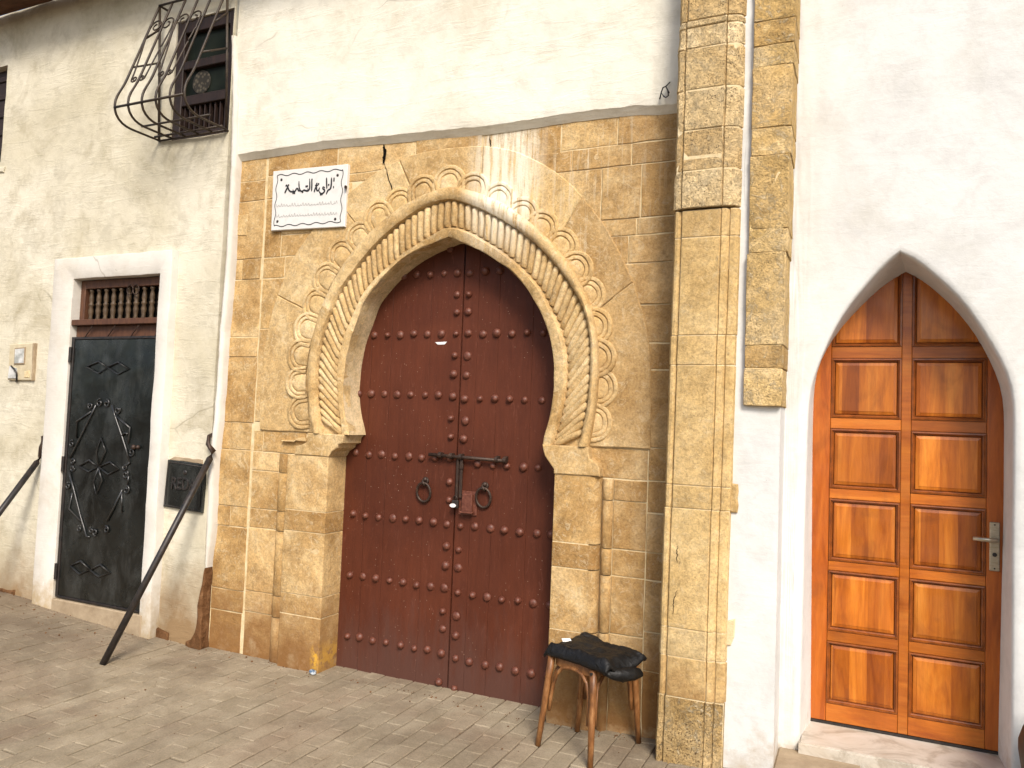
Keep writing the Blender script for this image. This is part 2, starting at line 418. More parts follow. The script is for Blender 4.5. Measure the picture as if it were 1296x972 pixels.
m_cloth = k.out(k.ramp(k.noise(7, 4, .6), (.35, (.003, .003, .003)), (.7, (.0075, .0075, .008))), .52, k.bump(k.noise(240, 2, .5), .3, .002, k.bump(k.noise(16, 4, .6, None, 1.4), .55, .02)), spec=.35)
k = M('marble')
vein = k.ramp(k.noise(3.2, 7, .7, None, 2.2), (.40, (.36, .32, .26)), (.5, (.50, .46, .39)), (.62, (.55, .51, .45)))
col = k.mix(k.ramp(k.noise(2, 5, .6, k.vec(loc=(4, 2, 1))), (.45, 0.0), (.75, .55)), vein, (.38, .27, .16))
m_marble = k.out(col, .45, k.bump(k.noise(20, 4, .6), .1, .004))
k = M('tan_flagstone')
m_tan = k.out(k.mix(1.0, k.ramp(k.noise(6, 6, .7), (.3, (.24, .175, .105)), (.7, (.42, .33, .22))), k.rndramp(.85, 1.1), 'MULTIPLY'), .85, k.bump(k.noise(24, 5, .7), .45, .01))
k = M('plaque_marble')
m_plaq = k.out(k.mix(k.ramp(k.noise(11, 6, .72, None, 1.2), (.48, 0.0), (.75, .5)), (.66, .65, .62), (.50, .475, .43)), .4, spec=.4)
k = M('ink_black'); m_ink = k.out((.010, .010, .012), .6)
k = M('faded_ink'); m_faint = k.out((.36, .355, .34), .7)
k = M('brushed_nickel'); m_nick = k.out(k.ramp(k.noise(40, 3, .6, k.vec((1, 1, 6))), (.3, (.36, .31, .22)), (.7, (.52, .47, .36))), .36, metal=.85)
k = M('beige_plastic'); m_beige = k.out(k.ramp(k.noise(20, 5, .7), (.3, (.45, .38, .24)), (.7, (.58, .51, .36))), .6)
k = M('grey_glass'); m_gglass = k.out(k.ramp(k.noise(14, 2, .5), (.4, (.32, .33, .31)), (.6, (.62, .62, .60))), .15, spec=.6)
k = M('window_glass'); m_glass = k.out(k.ramp(k.noise(5, 3, .5), (.4, (.006, .008, .005)), (.7, (.016, .020, .013))), .45, spec=.12)
k = M('lace')
lv = k.voro(36); m_lace = k.out(k.ramp(lv, (.25, (.085, .072, .050)), (.5, (.02, .017, .012))), .9)
k = M('brown_boards'); m_eave = k.out(k.ramp(k.noise(8, 5, .7, k.vec((1, 4, 1))), (.3, (.06, .024, .010)), (.7, (.15, .065, .028))), .75, k.bump(k.noise(22, 4, .6), .4, .006))
k = M('dark_glazed_clay'); m_clay = k.out(k.ramp(k.noise(9, 4, .6), (.3, (.018, .011, .006)), (.7, (.042, .026, .014))), .5)
k = M('white_label'); m_label = k.out((.75, .75, .74), .6)
k = M('exposed_earth'); m_earth = k.out(k.ramp(k.noise(9, 6, .75, None, .8), (.3, (.08, .036, .014)), (.6, (.20, .10, .045)), (.8, (.36, .24, .13))), .95, k.bump(k.noise(18, 6, .75), .9, .03), spec=.1)
k = M('blue_plastic'); m_blue = k.out(k.ramp(k.noise(40, 3, .6), (.45, (.45, .48, .50)), (.6, (.05, .10, .17))), .4)

def paving(name, jit, base, joint=False):
    k = M(name)
    col = k.ramp(k.noise(5.5, 6, .7), (.28, base[0]), (.55, base[1]), (.78, base[2]))
    if jit: col = k.mix(1.0, col, k.rndramp(.93, 1.06), 'MULTIPLY')
    x, y, z = k.sep()
    w = k.ramp(k.noise(1.5, 6, .68, k.vec(loc=(2, 0, 0)), .8), (.45, 0.0), (.66, .6))
    col = k.mix(w, col, (.15, .115, .078))
    rd = k.ramp(k.noise(1.15, 4, .6, k.vec(loc=(7.3, 1, 0)), .5), (.5, 0.0), (.66, .3))
    col = k.mix(rd, col, (.20, .115, .075))
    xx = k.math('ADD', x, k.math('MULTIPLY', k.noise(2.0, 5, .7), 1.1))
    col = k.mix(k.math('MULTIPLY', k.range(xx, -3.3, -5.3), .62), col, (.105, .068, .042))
    g = k.noise(130, 3, .7)
    col = k.mix(.6, col, k.ramp(g, (.3, .6), (.7, 1.25)), 'MULTIPLY')
    sp = k.ramp(k.noise(70, 3, .6, k.vec(loc=(1, 5, 2))), (.70, 0.0), (.76, .7))
    col = k.mix(sp, col, (.05, .035, .022))
    h = k.math('ADD', k.noise(26, 5, .7), k.math('MULTIPLY', g, .4))
    return k.out(col, .85, k.bump(h, .4, .008), spec=.2)
m_pave = paving('concrete_paver', True, ((.225, .182, .12), (.31, .258, .18), (.375, .32, .23)))
m_ground = paving('sandy_joint', False, ((.055, .040, .026), (.085, .062, .040), (.14, .105, .07)))

# ------------------------------------------------------------------ ground and pavement
def gz(x): return .06 + max(0, -3.9 - x) * .062 + max(0, min(x, .2) + 1.0) * .055
GX = [-60, -12, -9, -7, -6, -5, -4.5, -3.9, -3, -2, -1, -.6, -.3, 0, .2, 1, 3, 60]
vs = [(x, y, gz(max(x, -9)) - .009) for y in (-60, .4) for x in GX]
n = len(GX)
ground = py_obj('ground', vs, [(i, i + 1, n + i + 1, n + i) for i in range(n - 1)], m_ground)
tag(ground, kind='structure')
pavement = bpy.data.objects.new('pavement', None); C.objects.link(pavement); tag(pavement, kind='structure')
def paver_mesh(seed):
    rr = random.Random(seed)
    bm = bmesh.new(); w, l, hgt = .0472, .0982, .03
    add_box(bm, -w, w, -l, l, -hgt, 0)
    bmesh.ops.bevel(bm, geom=[e for e in bm.edges if all(v.co.z > -.001 for v in e.verts)], offset=.004, segments=1, affect='EDGES')
    for v in bm.verts:
        if v.co.z > -.02: v.co += Vector((rr.uniform(-1, 1) * .0016, rr.uniform(-1, 1) * .0022, rr.uniform(-1, 1) * .0013))
    me = bpy.data.meshes.new('paver'); bm.to_mesh(me); bm.free(); me.materials.append(m_pave)
    return me
PV = [paver_mesh(i) for i in range(5)]
cmi = cam.matrix_world.inverted()
def in_view(p, mg=30):
    q = cmi @ Vector(p)
    if q.z > -.1: return None
    u, v = 648 + 975 * q.x / -q.z, 486 - 975 * q.y / -q.z
    return (-q.z) if -mg < u < 1296 + mg and -mg < v < 972 + mg else None
cand, rest = [], []
nx = int(9.2 / .0995)
for i in range(nx):
    x = -8.2 + i * .0995
    if x > .9: break
    for j in range(-3, 16):
        y = -.07 - j * .2015 + (.1 if i % 2 else 0)
        if y > .21 or (y > .05 and not (-2.9 < x < -1.5)): continue
        if x > -.9 and y > -.15 or x > -.40 and y > -.74: continue
        p = (x + random.uniform(-.001, .001), y + random.uniform(-.003, .003), gz(x) + random.uniform(-.003, .0015))
        dz = in_view(p)
        if dz: cand.append((dz, p))
        else: rest.append(p)
cand.sort()
def slope(x): return math.atan((gz(x + .05) - gz(x - .05)) / .1)
for k_, (dz, p) in enumerate(cand):
    if k_ >= 300: rest.append(p); continue
    o = bpy.data.objects.new('paver', PV[k_ % 5]); C.objects.link(o); o.parent = pavement
    o.location = p; o.rotation_euler = (random.uniform(-.008, .008), -slope(p[0]) + random.uniform(-.008, .008), random.uniform(-.006, .006))
bm = bmesh.new()
for p in rest:
    bm2 = PV[random.randrange(5)]
    mt = Matrix.Translation(p) @ Matrix.Rotation(-slope(p[0]), 4, 'Y')
    vv = [bm.verts.new(mt @ v.co) for v in bm2.vertices]
    for f in bm2.polygons: bm.faces.new([vv[i] for i in f.vertices])
o = mesh_obj('paver', bm, m_pave, pavement); o['kind'] = 'stuff'

# loose grit along the wall foot
bm = bmesh.new()
for _ in range(520):
    r_ = random.random()
    if r_ < .55:
        x = random.uniform(-6.4, -1.0); y = -.03 - abs(random.gauss(0, .05)) - (.03 if x < -3.9 else 0)
    elif r_ < .8: x = random.gauss(-5.0, .5); y = -.1 - abs(random.gauss(0, .35))
    else: x = random.uniform(-5.5, -1.0); y = random.uniform(-1.6, -.1)
    s = random.choice((.002, .003, .003, .004, .006)) * random.uniform(.6, 1.2)
    mt = Matrix.Translation((x, y, gz(x) + s * .3)) @ Matrix.Rotation(random.random() * 6, 4, 'Z') @ Matrix.Rotation(random.random() * 6, 4, 'X')
    bmesh.ops.create_icosphere(bm, subdivisions=1, radius=s, matrix=mt @ Matrix.Diagonal((1, random.uniform(.5, 1), random.uniform(.4, .8), 1)))
grit = mesh_obj('loose_grit', bm, m_earth); tag(grit, 'dark grit and crumbs scattered along the foot of the walls', 'grit', kind='stuff')

# ------------------------------------------------------------------ left wall
XR = -3.885           # right-hand arris of the left wall
wl = thing('plaster_wall', 'dingy cream plaster wall around the black metal door and the caged window', 'wall', (-5.5, 0, 0))
YL = -.06
WIN = (-4.433, -3.893, 3.472, 4.326)
W2 = (-7.3, -6.295, 3.522, 4.317)
DO = (-5.248, -4.375, .1, 2.523)
wall_sheet('plaster_face', (-9.5, XR), (gz(-5) - .4, 4.75), YL, [WIN, W2, (DO[0] - .01, DO[1] + .01, DO[2], DO[3] + .01)], m_wall_l, wl, .06, .011, 3, .14)
# rounded white bead on the arris and the flaked foot that bares brown masonry
bead = [(-3.894,4.132),(-3.849,3.664),(-3.836,3.290),(-3.831,2.905),(-3.832,2.565),(-3.836,2.333)]+[(-3.850,2.116),(-3.850,1.820),(-3.858,1.526),(-3.871,1.313),(-3.871,1.085)]+[(-3.866,1.030),(-3.867,0.754)]
bead += [(XR - .002, .575)]
bead = [(x + .008, z) for x, z in resample(bead, 60)]
prof = [(-.026, -.058), (-.012, -.068), (.004, -.064), (.012, -.045), (.014, .0), (.014, .03)]
jj = [random.uniform(-.004, .004) for _ in bead]
tp = [min(1, (z - .56) / .22) if z < .78 else 1 for x, z in bead]
strip('plaster_arris', [[(x + dx * max(.12, t) + j, y * (.82 + .18 * t) if y < 0 else y, z) for (x, z), j, t in zip(bead, jj, tp)] for dx, y in prof], m_surr, wl, True, True)
lo = [(-3.867,0.754),(-3.944,0.535),(-3.960,0.389),(-3.985,0.254),(-4.055,0.218),(-4.166,0.229)]
slab_poly('exposed_masonry', [(XR + .012, .02), (XR - .12, .04), (XR - .12, .09), (XR - .075, .11), (XR - .045, .16), (XR - .03, .26), (XR - .036, .33), (XR - .02, .42), (XR - .0, .52), (XR + .012, .58)], YL - .012, .05, m_earth, wl, 0, .01, .01, .05)
slab_poly('exposed_masonry', [(-5.75, .0), (-9.4, .0), (-9.4, .33), (-7, .24), (-6.3, .235), (-5.95, .20), (-5.75, .21)], YL - .010, .05, m_earth, wl, 0, .008, .01, .05)
slab_poly('exposed_masonry', [(XR - .28, .02), (-4.62, .02), (-4.6, .15), (-4.45, .135), (-4.3, .15), (XR - .28, .12)], YL - .012, .05, m_earth, wl, 0, .008, .008, .05)
# raised white surround of the metal door (plaster, flush mitres)
YF = -.125
SX0, SX1, SZ1 = -5.473, -4.269, 2.684
def surround():
    xa, xb, za, zb = SX0, SX1, .03, SZ1
    O = lambda i, y: [(xa + i, y, za), (xa + i, y, zb - i), (xb - i, y, zb - i), (xb - i, y, za)]
    curves = [O(0, YL + .02), O(.001, YF + .010), O(.004, YF + .002), O(.010, YF)]
    ins = lambda e, y: [(DO[0] - e, y, za), (DO[0] - e, y, DO[3] + e), (DO[1] + e, y, DO[3] + e), (DO[1] + e, y, za)]
    curves += [ins(.006, YF), ins(.001, YF + .003), ins(0, YF + .010), ins(0, YF + .14)]
    dense = []
    for c in curves:
        a = []
        for p, q in zip(c, c[1:]):
            for i in range(30):
                u = i / 30; a.append(tuple(p[t] + (q[t] - p[t]) * u for t in range(3)))
        a.append(c[-1]); dense.append([(x + bumpy(x, z, .004, 4), y + bumpy(x, z, .005, 3, 8), z + bumpy(x, z, .004, 4, 3)) for x, y, z in a])
    return sharp(strip('door_surround', dense, m_surr, wl, True, True), 50)
surround()
box('door_sill', DO[0] - .0, DO[1] + .03, YF - .006, .04, .05, 0.235 - .012, m_tan, wl, .006)
# upper off-white wall over the portal
wc = thing('plaster_wall', 'off-white plaster wall above the carved ochre stone portal', 'wall', (-2.4, 0, 3.2))
lip = [(-3.820,3.286),(-3.533,3.288),(-3.108,3.293),(-2.651,3.270),(-2.366,3.261),(-1.987,3.244)]+[(-1.728,3.244),(-1.488,3.251),(-1.259,3.246),(-1.083,3.241),(-0.965,3.223),(-0.903,3.225)]
lip = [(XR + .012, lip[0][1])] + lip[1:-1] + [(-.80, lip[-1][1])]
LP = resample(lip, 90)
def zrows(z0, kz): return [z0 + (4.75 - z0) * (i / kz) for i in range(kz + 1)]
rows = [[(x, .02, z - .008) for x, z in LP], [(x, -.006, z - .008 + .004 * noise.noise((x * 9, 1, 2))) for x, z in LP], [(x, -.034, z + .024 + .006 * noise.noise((x * 14, 0, 0))) for x, z in LP], [(x, -.040, z + .030 + .006 * noise.noise((x * 14, 0, 0))) for x, z in LP]]
for i in range(1, 26):
    rows.append([(x, -.042 + min(1, i / 3) * bumpy(x, z + (4.75 - z) * i / 25, .008, seed=11), z + .040 + (4.71 - z) * (i - 1) / 24) for x, z in LP])
sharp(strip('plaster_face', rows, m_wall_c, wc, True), 22)
# right white wall with the pointed opening
wr = thing('plaster_wall', 'bright white wall with a pointed arch opening around the varnished wooden door', 'wall', (.5, 0, .1))
YR = .02
inner = [(-0.209,0.062)]+[(-0.225,1.527),(-0.225,1.675),(-0.224,1.782),(-0.218,1.889),(-0.193,1.974),(-0.151,2.060),(-0.100,2.139),(-0.027,2.225),(0.048,2.307),(0.122,2.371),(0.184,2.403),(0.241,2.374),(0.304,2.314),(0.376,2.239),(0.437,2.159),(0.489,2.076),(0.532,1.980),(0.570,1.889),(0.586,1.819),(0.593,1.760),(0.594,1.702)]+[(0.594,1.304)]+[(0.578,0.194)]
outer = [(-0.245,0.144)]+[(-0.241,1.078)]+[(-0.233,1.729),(-0.221,1.839),(-0.181,1.954),(-0.132,2.081),(-0.079,2.182),(-0.009,2.280),(0.069,2.376),(0.112,2.423),(0.147,2.444),(0.207,2.412),(0.300,2.317),(0.383,2.229),(0.448,2.128),(0.512,2.007),(0.559,1.911),(0.581,1.832),(0.592,1.750)]+[(0.589,1.127)]+[(0.590,0.261)]
def fixends(c, x0, x1): return [(c[0][0], .10)] + c + [(c[-1][0], .10)]
inner = fixends(inner, 0, 0); outer = fixends(outer, 0, 0)
def halves(c, n):
    k_ = max(range(len(c)), key=lambda i: c[i][1])
    return smoothpl(resample(c[:k_ + 1], n), 1)[:-1] + smoothpl(resample(c[k_:], n), 1)
IN, OU = halves(inner, 40), halves(outer, 40)
cx, cz = .17, 1.3
def outw(c, dd): 
    o_ = []
    for i, (x, z) in enumerate(c):
        a, b = c[max(0, i - 1)], c[min(len(c) - 1, i + 1)]
        t = Vector((b[0] - a[0], b[1] - a[1])).normalized()
        o_.append((x - t.y * dd, z + t.x * dd))
    return o_
cur = [[(x, .36, z) for x, z in IN], [(x, .30, z) for x, z in IN]]
for u in (.25, .5, .75, .9):
    cur.append([(a[0] + (b[0] - a[0]) * u, .30 + (.045 - .30) * u, a[1] + (b[1] - a[1]) * u) for a, b in zip(IN, OU)])
O1 = outw(OU, .010); O2 = outw(OU, .03)
cur += [[(x, YR + .010, z) for x, z in OU], [(x, YR + .002, z) for x, z in O1], [(x, YR, z) for x, z in O2]]
N_ = len(OU)
def frame_pt(i, s):          # rectangle path matched to the arch by parameter
    kk = N_ // 2
    if i <= kk:
        u = i / kk
        return (-.336, .10 + u * 2 * 5.1) if u < .5 else (-.336 + (u - .5) * 2 * .5, 5.2)
    u = (i - kk) / (N_ - 1 - kk)
    return (.164 + u * 2 * 3.3, 5.2) if u < .5 else (3.464, 5.2 - (u - .5) * 2 * 5.1)
FR = [frame_pt(i, 0) for i in range(N_)]
for j in range(1, 26):
    u = (j / 25) ** 1.4
    r_ = []
    for a, b in zip(O2, FR):
        x, z = a[0] + (b[0] - a[0]) * u, a[1] + (b[1] - a[1]) * u
        r_.append((x, YR + bumpy(x, z, .013 * min(1, j / 4), 1.3, 21), z))
    cur.append(r_)
cur = [[(x, y + bumpy(x, z + y, .006, 4, 30) * (0 if i < 1 else 1), z) for x, y, z in c] for i, c in enumerate(cur)]
sharp(strip('plaster_face', cur, m_wall_r, wr, True, True), 60)

# ------------------------------------------------------------------ stone portal
po = thing('stone_portal', 'ochre sandstone portal with carved horseshoe arch around the oxblood double door', 'portal', (-2.18, 0, 0))
YA = -.06
E1 = [(-2.796,1.502),(-2.837,1.611),(-2.860,1.745),(-2.854,1.905),(-2.829,2.053),(-2.770,2.200)]+[(-2.737,2.299),(-2.630,2.414),(-2.531,2.500),(-2.439,2.556),(-2.328,2.603),(-2.173,2.650)]
E1b = [(-2.173,2.650),(-2.074,2.612),(-1.946,2.546),(-1.791,2.453),(-1.678,2.346),(-1.648,2.303)]+[(-1.574,2.184),(-1.522,2.062),(-1.496,1.932),(-1.491,1.791),(-1.502,1.683),(-1.521,1.585),(-1.547,1.498)]+[(-1.546,1.474)]
RI = [(-2.848,1.500),(-2.875,1.622),(-2.892,1.732),(-2.907,1.855),(-2.903,1.967),(-2.875,2.078),(-2.822,2.189),(-2.749,2.347)]+[(-2.632,2.457),(-2.464,2.576),(-2.330,2.645),(-2.253,2.683),(-2.181,2.706)]
RIb = [(-2.181,2.706),(-2.083,2.685),(-1.969,2.623),(-1.818,2.530),(-1.705,2.436),(-1.603,2.332)]+[(-1.509,2.171),(-1.465,2.083),(-1.438,1.975),(-1.428,1.867),(-1.436,1.760),(-1.455,1.652),(-1.485,1.544),(-1.502,1.468)]
RO = [(-3.004,1.494),(-3.037,1.654),(-3.056,1.791),(-3.063,1.892),(-3.042,2.055),(-2.997,2.205),(-2.929,2.354)]+[(-2.835,2.466),(-2.668,2.643),(-2.475,2.776),(-2.326,2.849),(-2.163,2.874)]
ROb = [(-2.163,2.874),(-1.982,2.804),(-1.787,2.700),(-1.636,2.589),(-1.502,2.460),(-1.394,2.313)]+[(-1.333,2.210),(-1.301,2.103),(-1.286,1.975),(-1.287,1.847),(-1.294,1.720),(-1.312,1.614),(-1.321,1.550),(-1.341,1.470)]
E3 = [(-3.057,1.486),(-3.080,1.553),(-3.112,1.690),(-3.128,1.816),(-3.128,1.942),(-3.106,2.093),(-3.060,2.232),(-3.006,2.356)]+[(-2.961,2.448),(-2.824,2.616),(-2.660,2.755),(-2.514,2.844),(-2.434,2.879),(-2.297,2.926),(-2.177,2.947)]
E3b = [(-2.177,2.947),(-2.094,2.928),(-1.971,2.882),(-1.885,2.846),(-1.791,2.789),(-1.654,2.686),(-1.529,2.577),(-1.430,2.461),(-1.351,2.335)]+[(-1.290,2.188),(-1.260,2.049),(-1.247,1.922),(-1.250,1.795),(-1.254,1.700),(-1.268,1.605),(-1.288,1.504)]+[(-1.290,1.474)]
NH = 61
def half2(a, b): return smoothpl(resample(a, NH), 3), smoothpl(resample(b, NH), 3)
HE1, HRI, HRO, HE3 = [half2(a, b) for a, b in ((E1, E1b), (RI, RIb), (RO, ROb), (E3, E3b))]
ZI = sum((HE1[0][0][1], HE1[1][-1][1])) / 2       # impost level
for hv in (HE1, HRI, HRO, HE3):
    hv[0][0] = (hv[0][0][0], ZI); hv[1][-1] = (hv[1][-1][0], ZI)
FULL = lambda h: h[0] + h[1][1:]
F1, F2, F3, F4 = map(FULL, (HE1, HRI, HRO, HE3))
F2, F3, F4 = smoothpl(F2, 2), smoothpl(F3, 5), smoothpl(F4, 5)
NF = len(F1)
def lerp(a, b, u): return (a[0] + (b[0] - a[0]) * u, a[1] + (b[1] - a[1]) * u)
def worn(p, a=.0036, s=16):
    v = Vector(p)
    return (p[0] + a * noise.noise(v * s), p[1] + a * (noise.noise(v * s + Vector((9, 1, 4))) + .6 * noise.noise(v * s * 2.9)), p[2] + a * noise.noise(v * s + Vector((3, 8, 1))))
def arch_rows(i0, i1):
    R_ = []
    seg = range(i0, i1 + 1)
    P_ = lambda c, y: [(c[i][0], y, c[i][1]) for i in seg]
    mid = lambda a, b, u: [lerp(a[i], b[i], u) for i in range(NF)]
    R_.append(P_(F1, .02)); R_.append(P_(F1, -.05)); R_.append(P_(mid(F1, F2, .15), -.056)); R_.append(P_(mid(F1, F2, .9), -.057))
    R_.append(P_(F2, -.050)); R_.append(P_(mid(F2, F3, .05), -.018)); R_.append(P_(mid(F2, F3, .5), -.016)); R_.append(P_(mid(F2, F3, .95), -.030))
    R_.append(P_(F3, -.066)); R_.append(P_(mid(F3, F4, .2), -.076)); R_.append(P_(mid(F3, F4, .5), -.080)); R_.append(P_(mid(F3, F4, .8), -.074)); R_.append(P_(mid(F3, F4, .95), -.062))
    R_.append(P_(F4, -.045)); R_.append(P_(mid(F3, F4, .92), -.015)); R_.append(P_(mid(F3, F4, .9), .03))
    return [[worn(p) for p in r_] for r_ in R_]
cuts = [0, 14, 25, 43, 60, 77, 96, 108, NF - 1]
for a, b in zip(cuts, cuts[1:]):
    sharp(strip('arch_voussoir', arch_rows(a, b), m_carved, po, True, True), 40)
# rope-like flutes between the fillets
def at(c, t):
    t = max(0, min(1, t)) * (NH - 1); i = min(int(t), NH - 2); return lerp(c[i], c[i + 1], t - i)
NFL = 36
for side in (0, 1):
    ri, ro = HRI[side], HRO[side]
    for k_ in range(NFL):
        u = (k_ + .5) / NFL              # 0 at impost, 1 at apex
        sk = .052 * (1 - u) ** .7
        ui, uo = u - sk * .75, u + sk * .75
        if ui < .0 : ui = .0
        if uo > 1: uo = 1
        f = (lambda t: t) if side == 0 else (lambda t: 1 - t)
        pi_, po_ = lerp(at(ri, f(ui)), at(ro, f(ui)), .08), lerp(at(ri, f(uo)), at(ro, f(uo)), .94)
        ax = Vector((po_[0] - pi_[0], po_[1] - pi_[1])); L = ax.length; ax.normalize()
        nn = Vector((-ax.y, ax.x)); w = .0170 + .0014 * random.random()
        vs, fs = [], []
        pr = [(-1, -.014), (-.86, .016), (0, .0255), (.84, .020), (1, -.014)]
        dep = random.uniform(.78, 1.08)
        for q, (t, s_) in enumerate(((0, .55), (.08, .95), (.3, 1.02), (.52, 1.05), (.74, 1.0), (.92, .95), (1, .5))):
            bx, bz = pi_[0] + ax.x * L * t, pi_[1] + ax.y * L * t
            yb = -.018 - .016 * t
            for (e, hgt) in pr:
                j = random.uniform(-.0022, .0022)
                je = e * (1 + random.uniform(-.09, .09))
                vs.append((bx + nn.x * w * je * (.8 + .2 * s_), yb - hgt * s_ * dep + j, bz + nn.y * w * je * (.8 + .2 * s_)))
        for q in range(6):
            for e in range(4):
                fs.append((q * 5 + e, q * 5 + e + 1, (q + 1) * 5 + e + 1, (q + 1) * 5 + e))
        o = py_obj('arch_flute', vs, fs, m_carved, po, True)
        # make the face look towards the street
        if o.data.polygons[5].normal.y > 0: o.data.flip_normals()
# smooth pale intrados
sharp(strip('intrados', [[(x, y, z) for x, z in F1] for y in (-.05, -.02, .05, .14)], m_intra, po, True), 60)
# scallop lobes along the outer edge
def scallop_mesh(seed):
    off = Vector((seed * 7.3, seed * 3.1, seed))
    prof = [(.092, -.002), (.090, .017), (.085, .021), (.075, .020), (.0705, .005), (.067, .016), (.062, .019), (.053, .018), (.0485, .004), (.045, .014), (.034, .019), (.012, .021)]
    n_ = 15; vs, fs = [], []
    for r_, h in prof:
        path = [(-r_, -.05)] + [(r_ * math.sin(a), r_ * math.cos(a)) for a in [R(-90 + 180 * k_ / (n_ - 3)) for k_ in range(n_ - 2)]] + [(r_, -.05)]
        for x, z in path:
            v = Vector((x, 0, z)) * 26 + off
            vs.append((x + .003 * noise.noise(v), -h + .0045 * noise.noise(v * 1.3 + Vector((4, 4, 4))) * (h > 0), z + .003 * noise.noise(v + Vector((2, 7, 1)))))
    c0 = len(vs) - n_
    fs.append(tuple(range(c0, c0 + n_)))
    for i in range(len(prof) - 1):
        for k_ in range(n_ - 1): fs.append((i * n_ + k_, i * n_ + k_ + 1, (i + 1) * n_ + k_ + 1, (i + 1) * n_ + k_))
    me = bpy.data.meshes.new('scallop'); me.from_pydata(vs, [], fs); me.materials.append(m_carved)
    bm = bmesh.new(); bm.from_mesh(me)
    bmesh.ops.recalc_face_normals(bm, faces=bm.faces); bm.normal_update()
    if sum(f.normal.y for f in bm.faces) > 0: bmesh.ops.reverse_faces(bm, faces=bm.faces)
    bm.to_mesh(me); bm.free()
    for p in me.polygons: p.use_smooth = True
    me.set_sharp_from_angle(angle=R(50))
    return me
SM = [scallop_mesh(i) for i in range(6)]
LOB = [(-3.192,1.614),(-3.220,1.798),(-3.215,1.969),(-3.177,2.136),(-3.116,2.291)]+[(-3.051,2.450),(-2.944,2.589),(-2.814,2.694),(-2.682,2.809),(-2.539,2.872),(-2.377,2.934),(-2.203,2.970),(-2.046,2.918),(-1.882,2.845),(-1.735,2.745),(-1.615,2.663),(-1.500,2.556),(-1.409,2.424),(-1.338,2.287)]+[(-1.298,2.117),(-1.270,1.955),(-1.258,1.797),(-1.281,1.616)]
for k_, (x, z) in enumerate(LOB):
    a, b = LOB[max(0, k_ - 1)], LOB[min(len(LOB) - 1, k_ + 1)]
    t = Vector((b[0] - a[0], b[1] - a[1])).normalized()
    o = bpy.data.objects.new('scallop', SM[(k_ * 5) % 6]); C.objects.link(o); rel(o, po)
    o.location = (x, -.010 - .0009 * (k_ % 3), z); o.rotation_euler = (0, math.atan2(-t.y, t.x), 0)
    s = random.uniform(1.13, 1.22); o.scale = (s, random.uniform(.6, .85), s)
# smooth ring of big voussoirs behind the scallops
ARC = [(-3.526,1.471),(-3.546,1.761),(-3.530,1.997),(-3.491,2.203),(-3.438,2.381),(-3.330,2.607),(-3.166,2.800),(-2.933,2.978),(-2.705,3.104),(-2.483,3.178),(-2.235,3.188)]
ARCb = [(-2.235,3.188),(-1.997,3.179),(-1.796,3.128),(-1.591,3.016),(-1.444,2.901),(-1.253,2.666),(-1.125,2.440),(-1.080,2.334),(-1.030,2.188),(-0.997,2.061),(-0.980,1.887),(-0.972,1.481)]
HA = half2(ARC, ARCb); HA[0][0] = (HA[0][0][0], ZI); HA[1][-1] = (HA[1][-1][0], ZI)
FA = FULL(HA)
rc = [0, 22, 40, 52, 66, 84, 98, NF - 1]
for a, b in zip(rc, rc[1:]):
    inn = [F4[i] for i in range(a, b + 1, 2)] + ([F4[b]] if (b - a) % 2 else [])
    inn = [lerp(p, q, -.12) for p, q in zip(inn, inn)]
    out_ = [FA[i] for i in range(a, b + 1, 2)] + ([FA[b]] if (b - a) % 2 else [])
    inn = [lerp(p, (cx_, p[1]), .03) for p, cx_ in zip(inn, [-2.18] * len(inn))]
    slab_poly('ring_stone', out_ + inn[::-1], -.012 + random.uniform(-.002, .002), .05, m_carved, po, .0022, .005, .002, .08)
# coursed blocks
def blocks(lst, m, yf=-.004, gap=.0035, bev=.0022, name='stone_block', yb=.05, vj=.0025, tilt=.003):
    for (x0, x1, z0, z1) in lst:
        slab_poly(name, rect(min(x0, x1), max(x0, x1), min(z0, z1), max(z0, z1)), yf + random.uniform(-vj, vj), yb, m, po, gap, bev, .0025, .07, tilt)
XA = XR + .016; XJ = -3.580
LV = [3.306 + .04, 3.134, 3.000, 2.612, 2.475, 2.094, 1.962, 1.532, 1.354, 0.988, 0.856, 0.451, 0.312, .03]
A = []
for a, b in zip(LV, LV[1:]):
    split = {3: -3.757, 7: -3.780, 9: -3.743}.get(LV.index(a))
    if split: A += [(XA, split, b, a), (split, XJ - .020, b, a)]
    else: A.append((XA, XJ - random.uniform(.007, .020), b, a))
blocks(A, m_stone)
slab_poly('patch_stone', [(-3.870,2.920),(-3.724,2.914),(-3.727,2.766),(-3.866,2.780)], -.010, .04, m_carved, po, .002, .003)
# left spandrel courses reach behind the ring
B = [(XJ, -3.02, LV[1] + .02, LV[0]), (-3.02, -2.45, LV[1] - .03, LV[0] - .02), (-2.45, -2.0, LV[1] - .05, LV[0] - .04),
     (XJ, -3.42, LV[2] - .0, LV[1] + .02), (-3.42, -2.98, LV[2] + .05, LV[1] + .02), (-2.98, -2.45, LV[2] + .05, LV[1] - .03),
     (XJ, -3.44, LV[3], LV[2]), (-3.44, -2.9, 2.755, LV[2] + .05), (-3.44, -3.05, LV[3], 2.755),
     (XJ, -3.40, LV[4], LV[3]), (-3.40, -3.12, LV[4], LV[3]),
     (XJ, -3.22, LV[5] + .05, LV[4]), (XJ, -3.26, LV[7] + .01, LV[5] + .05)]
blocks(B, m_stone)
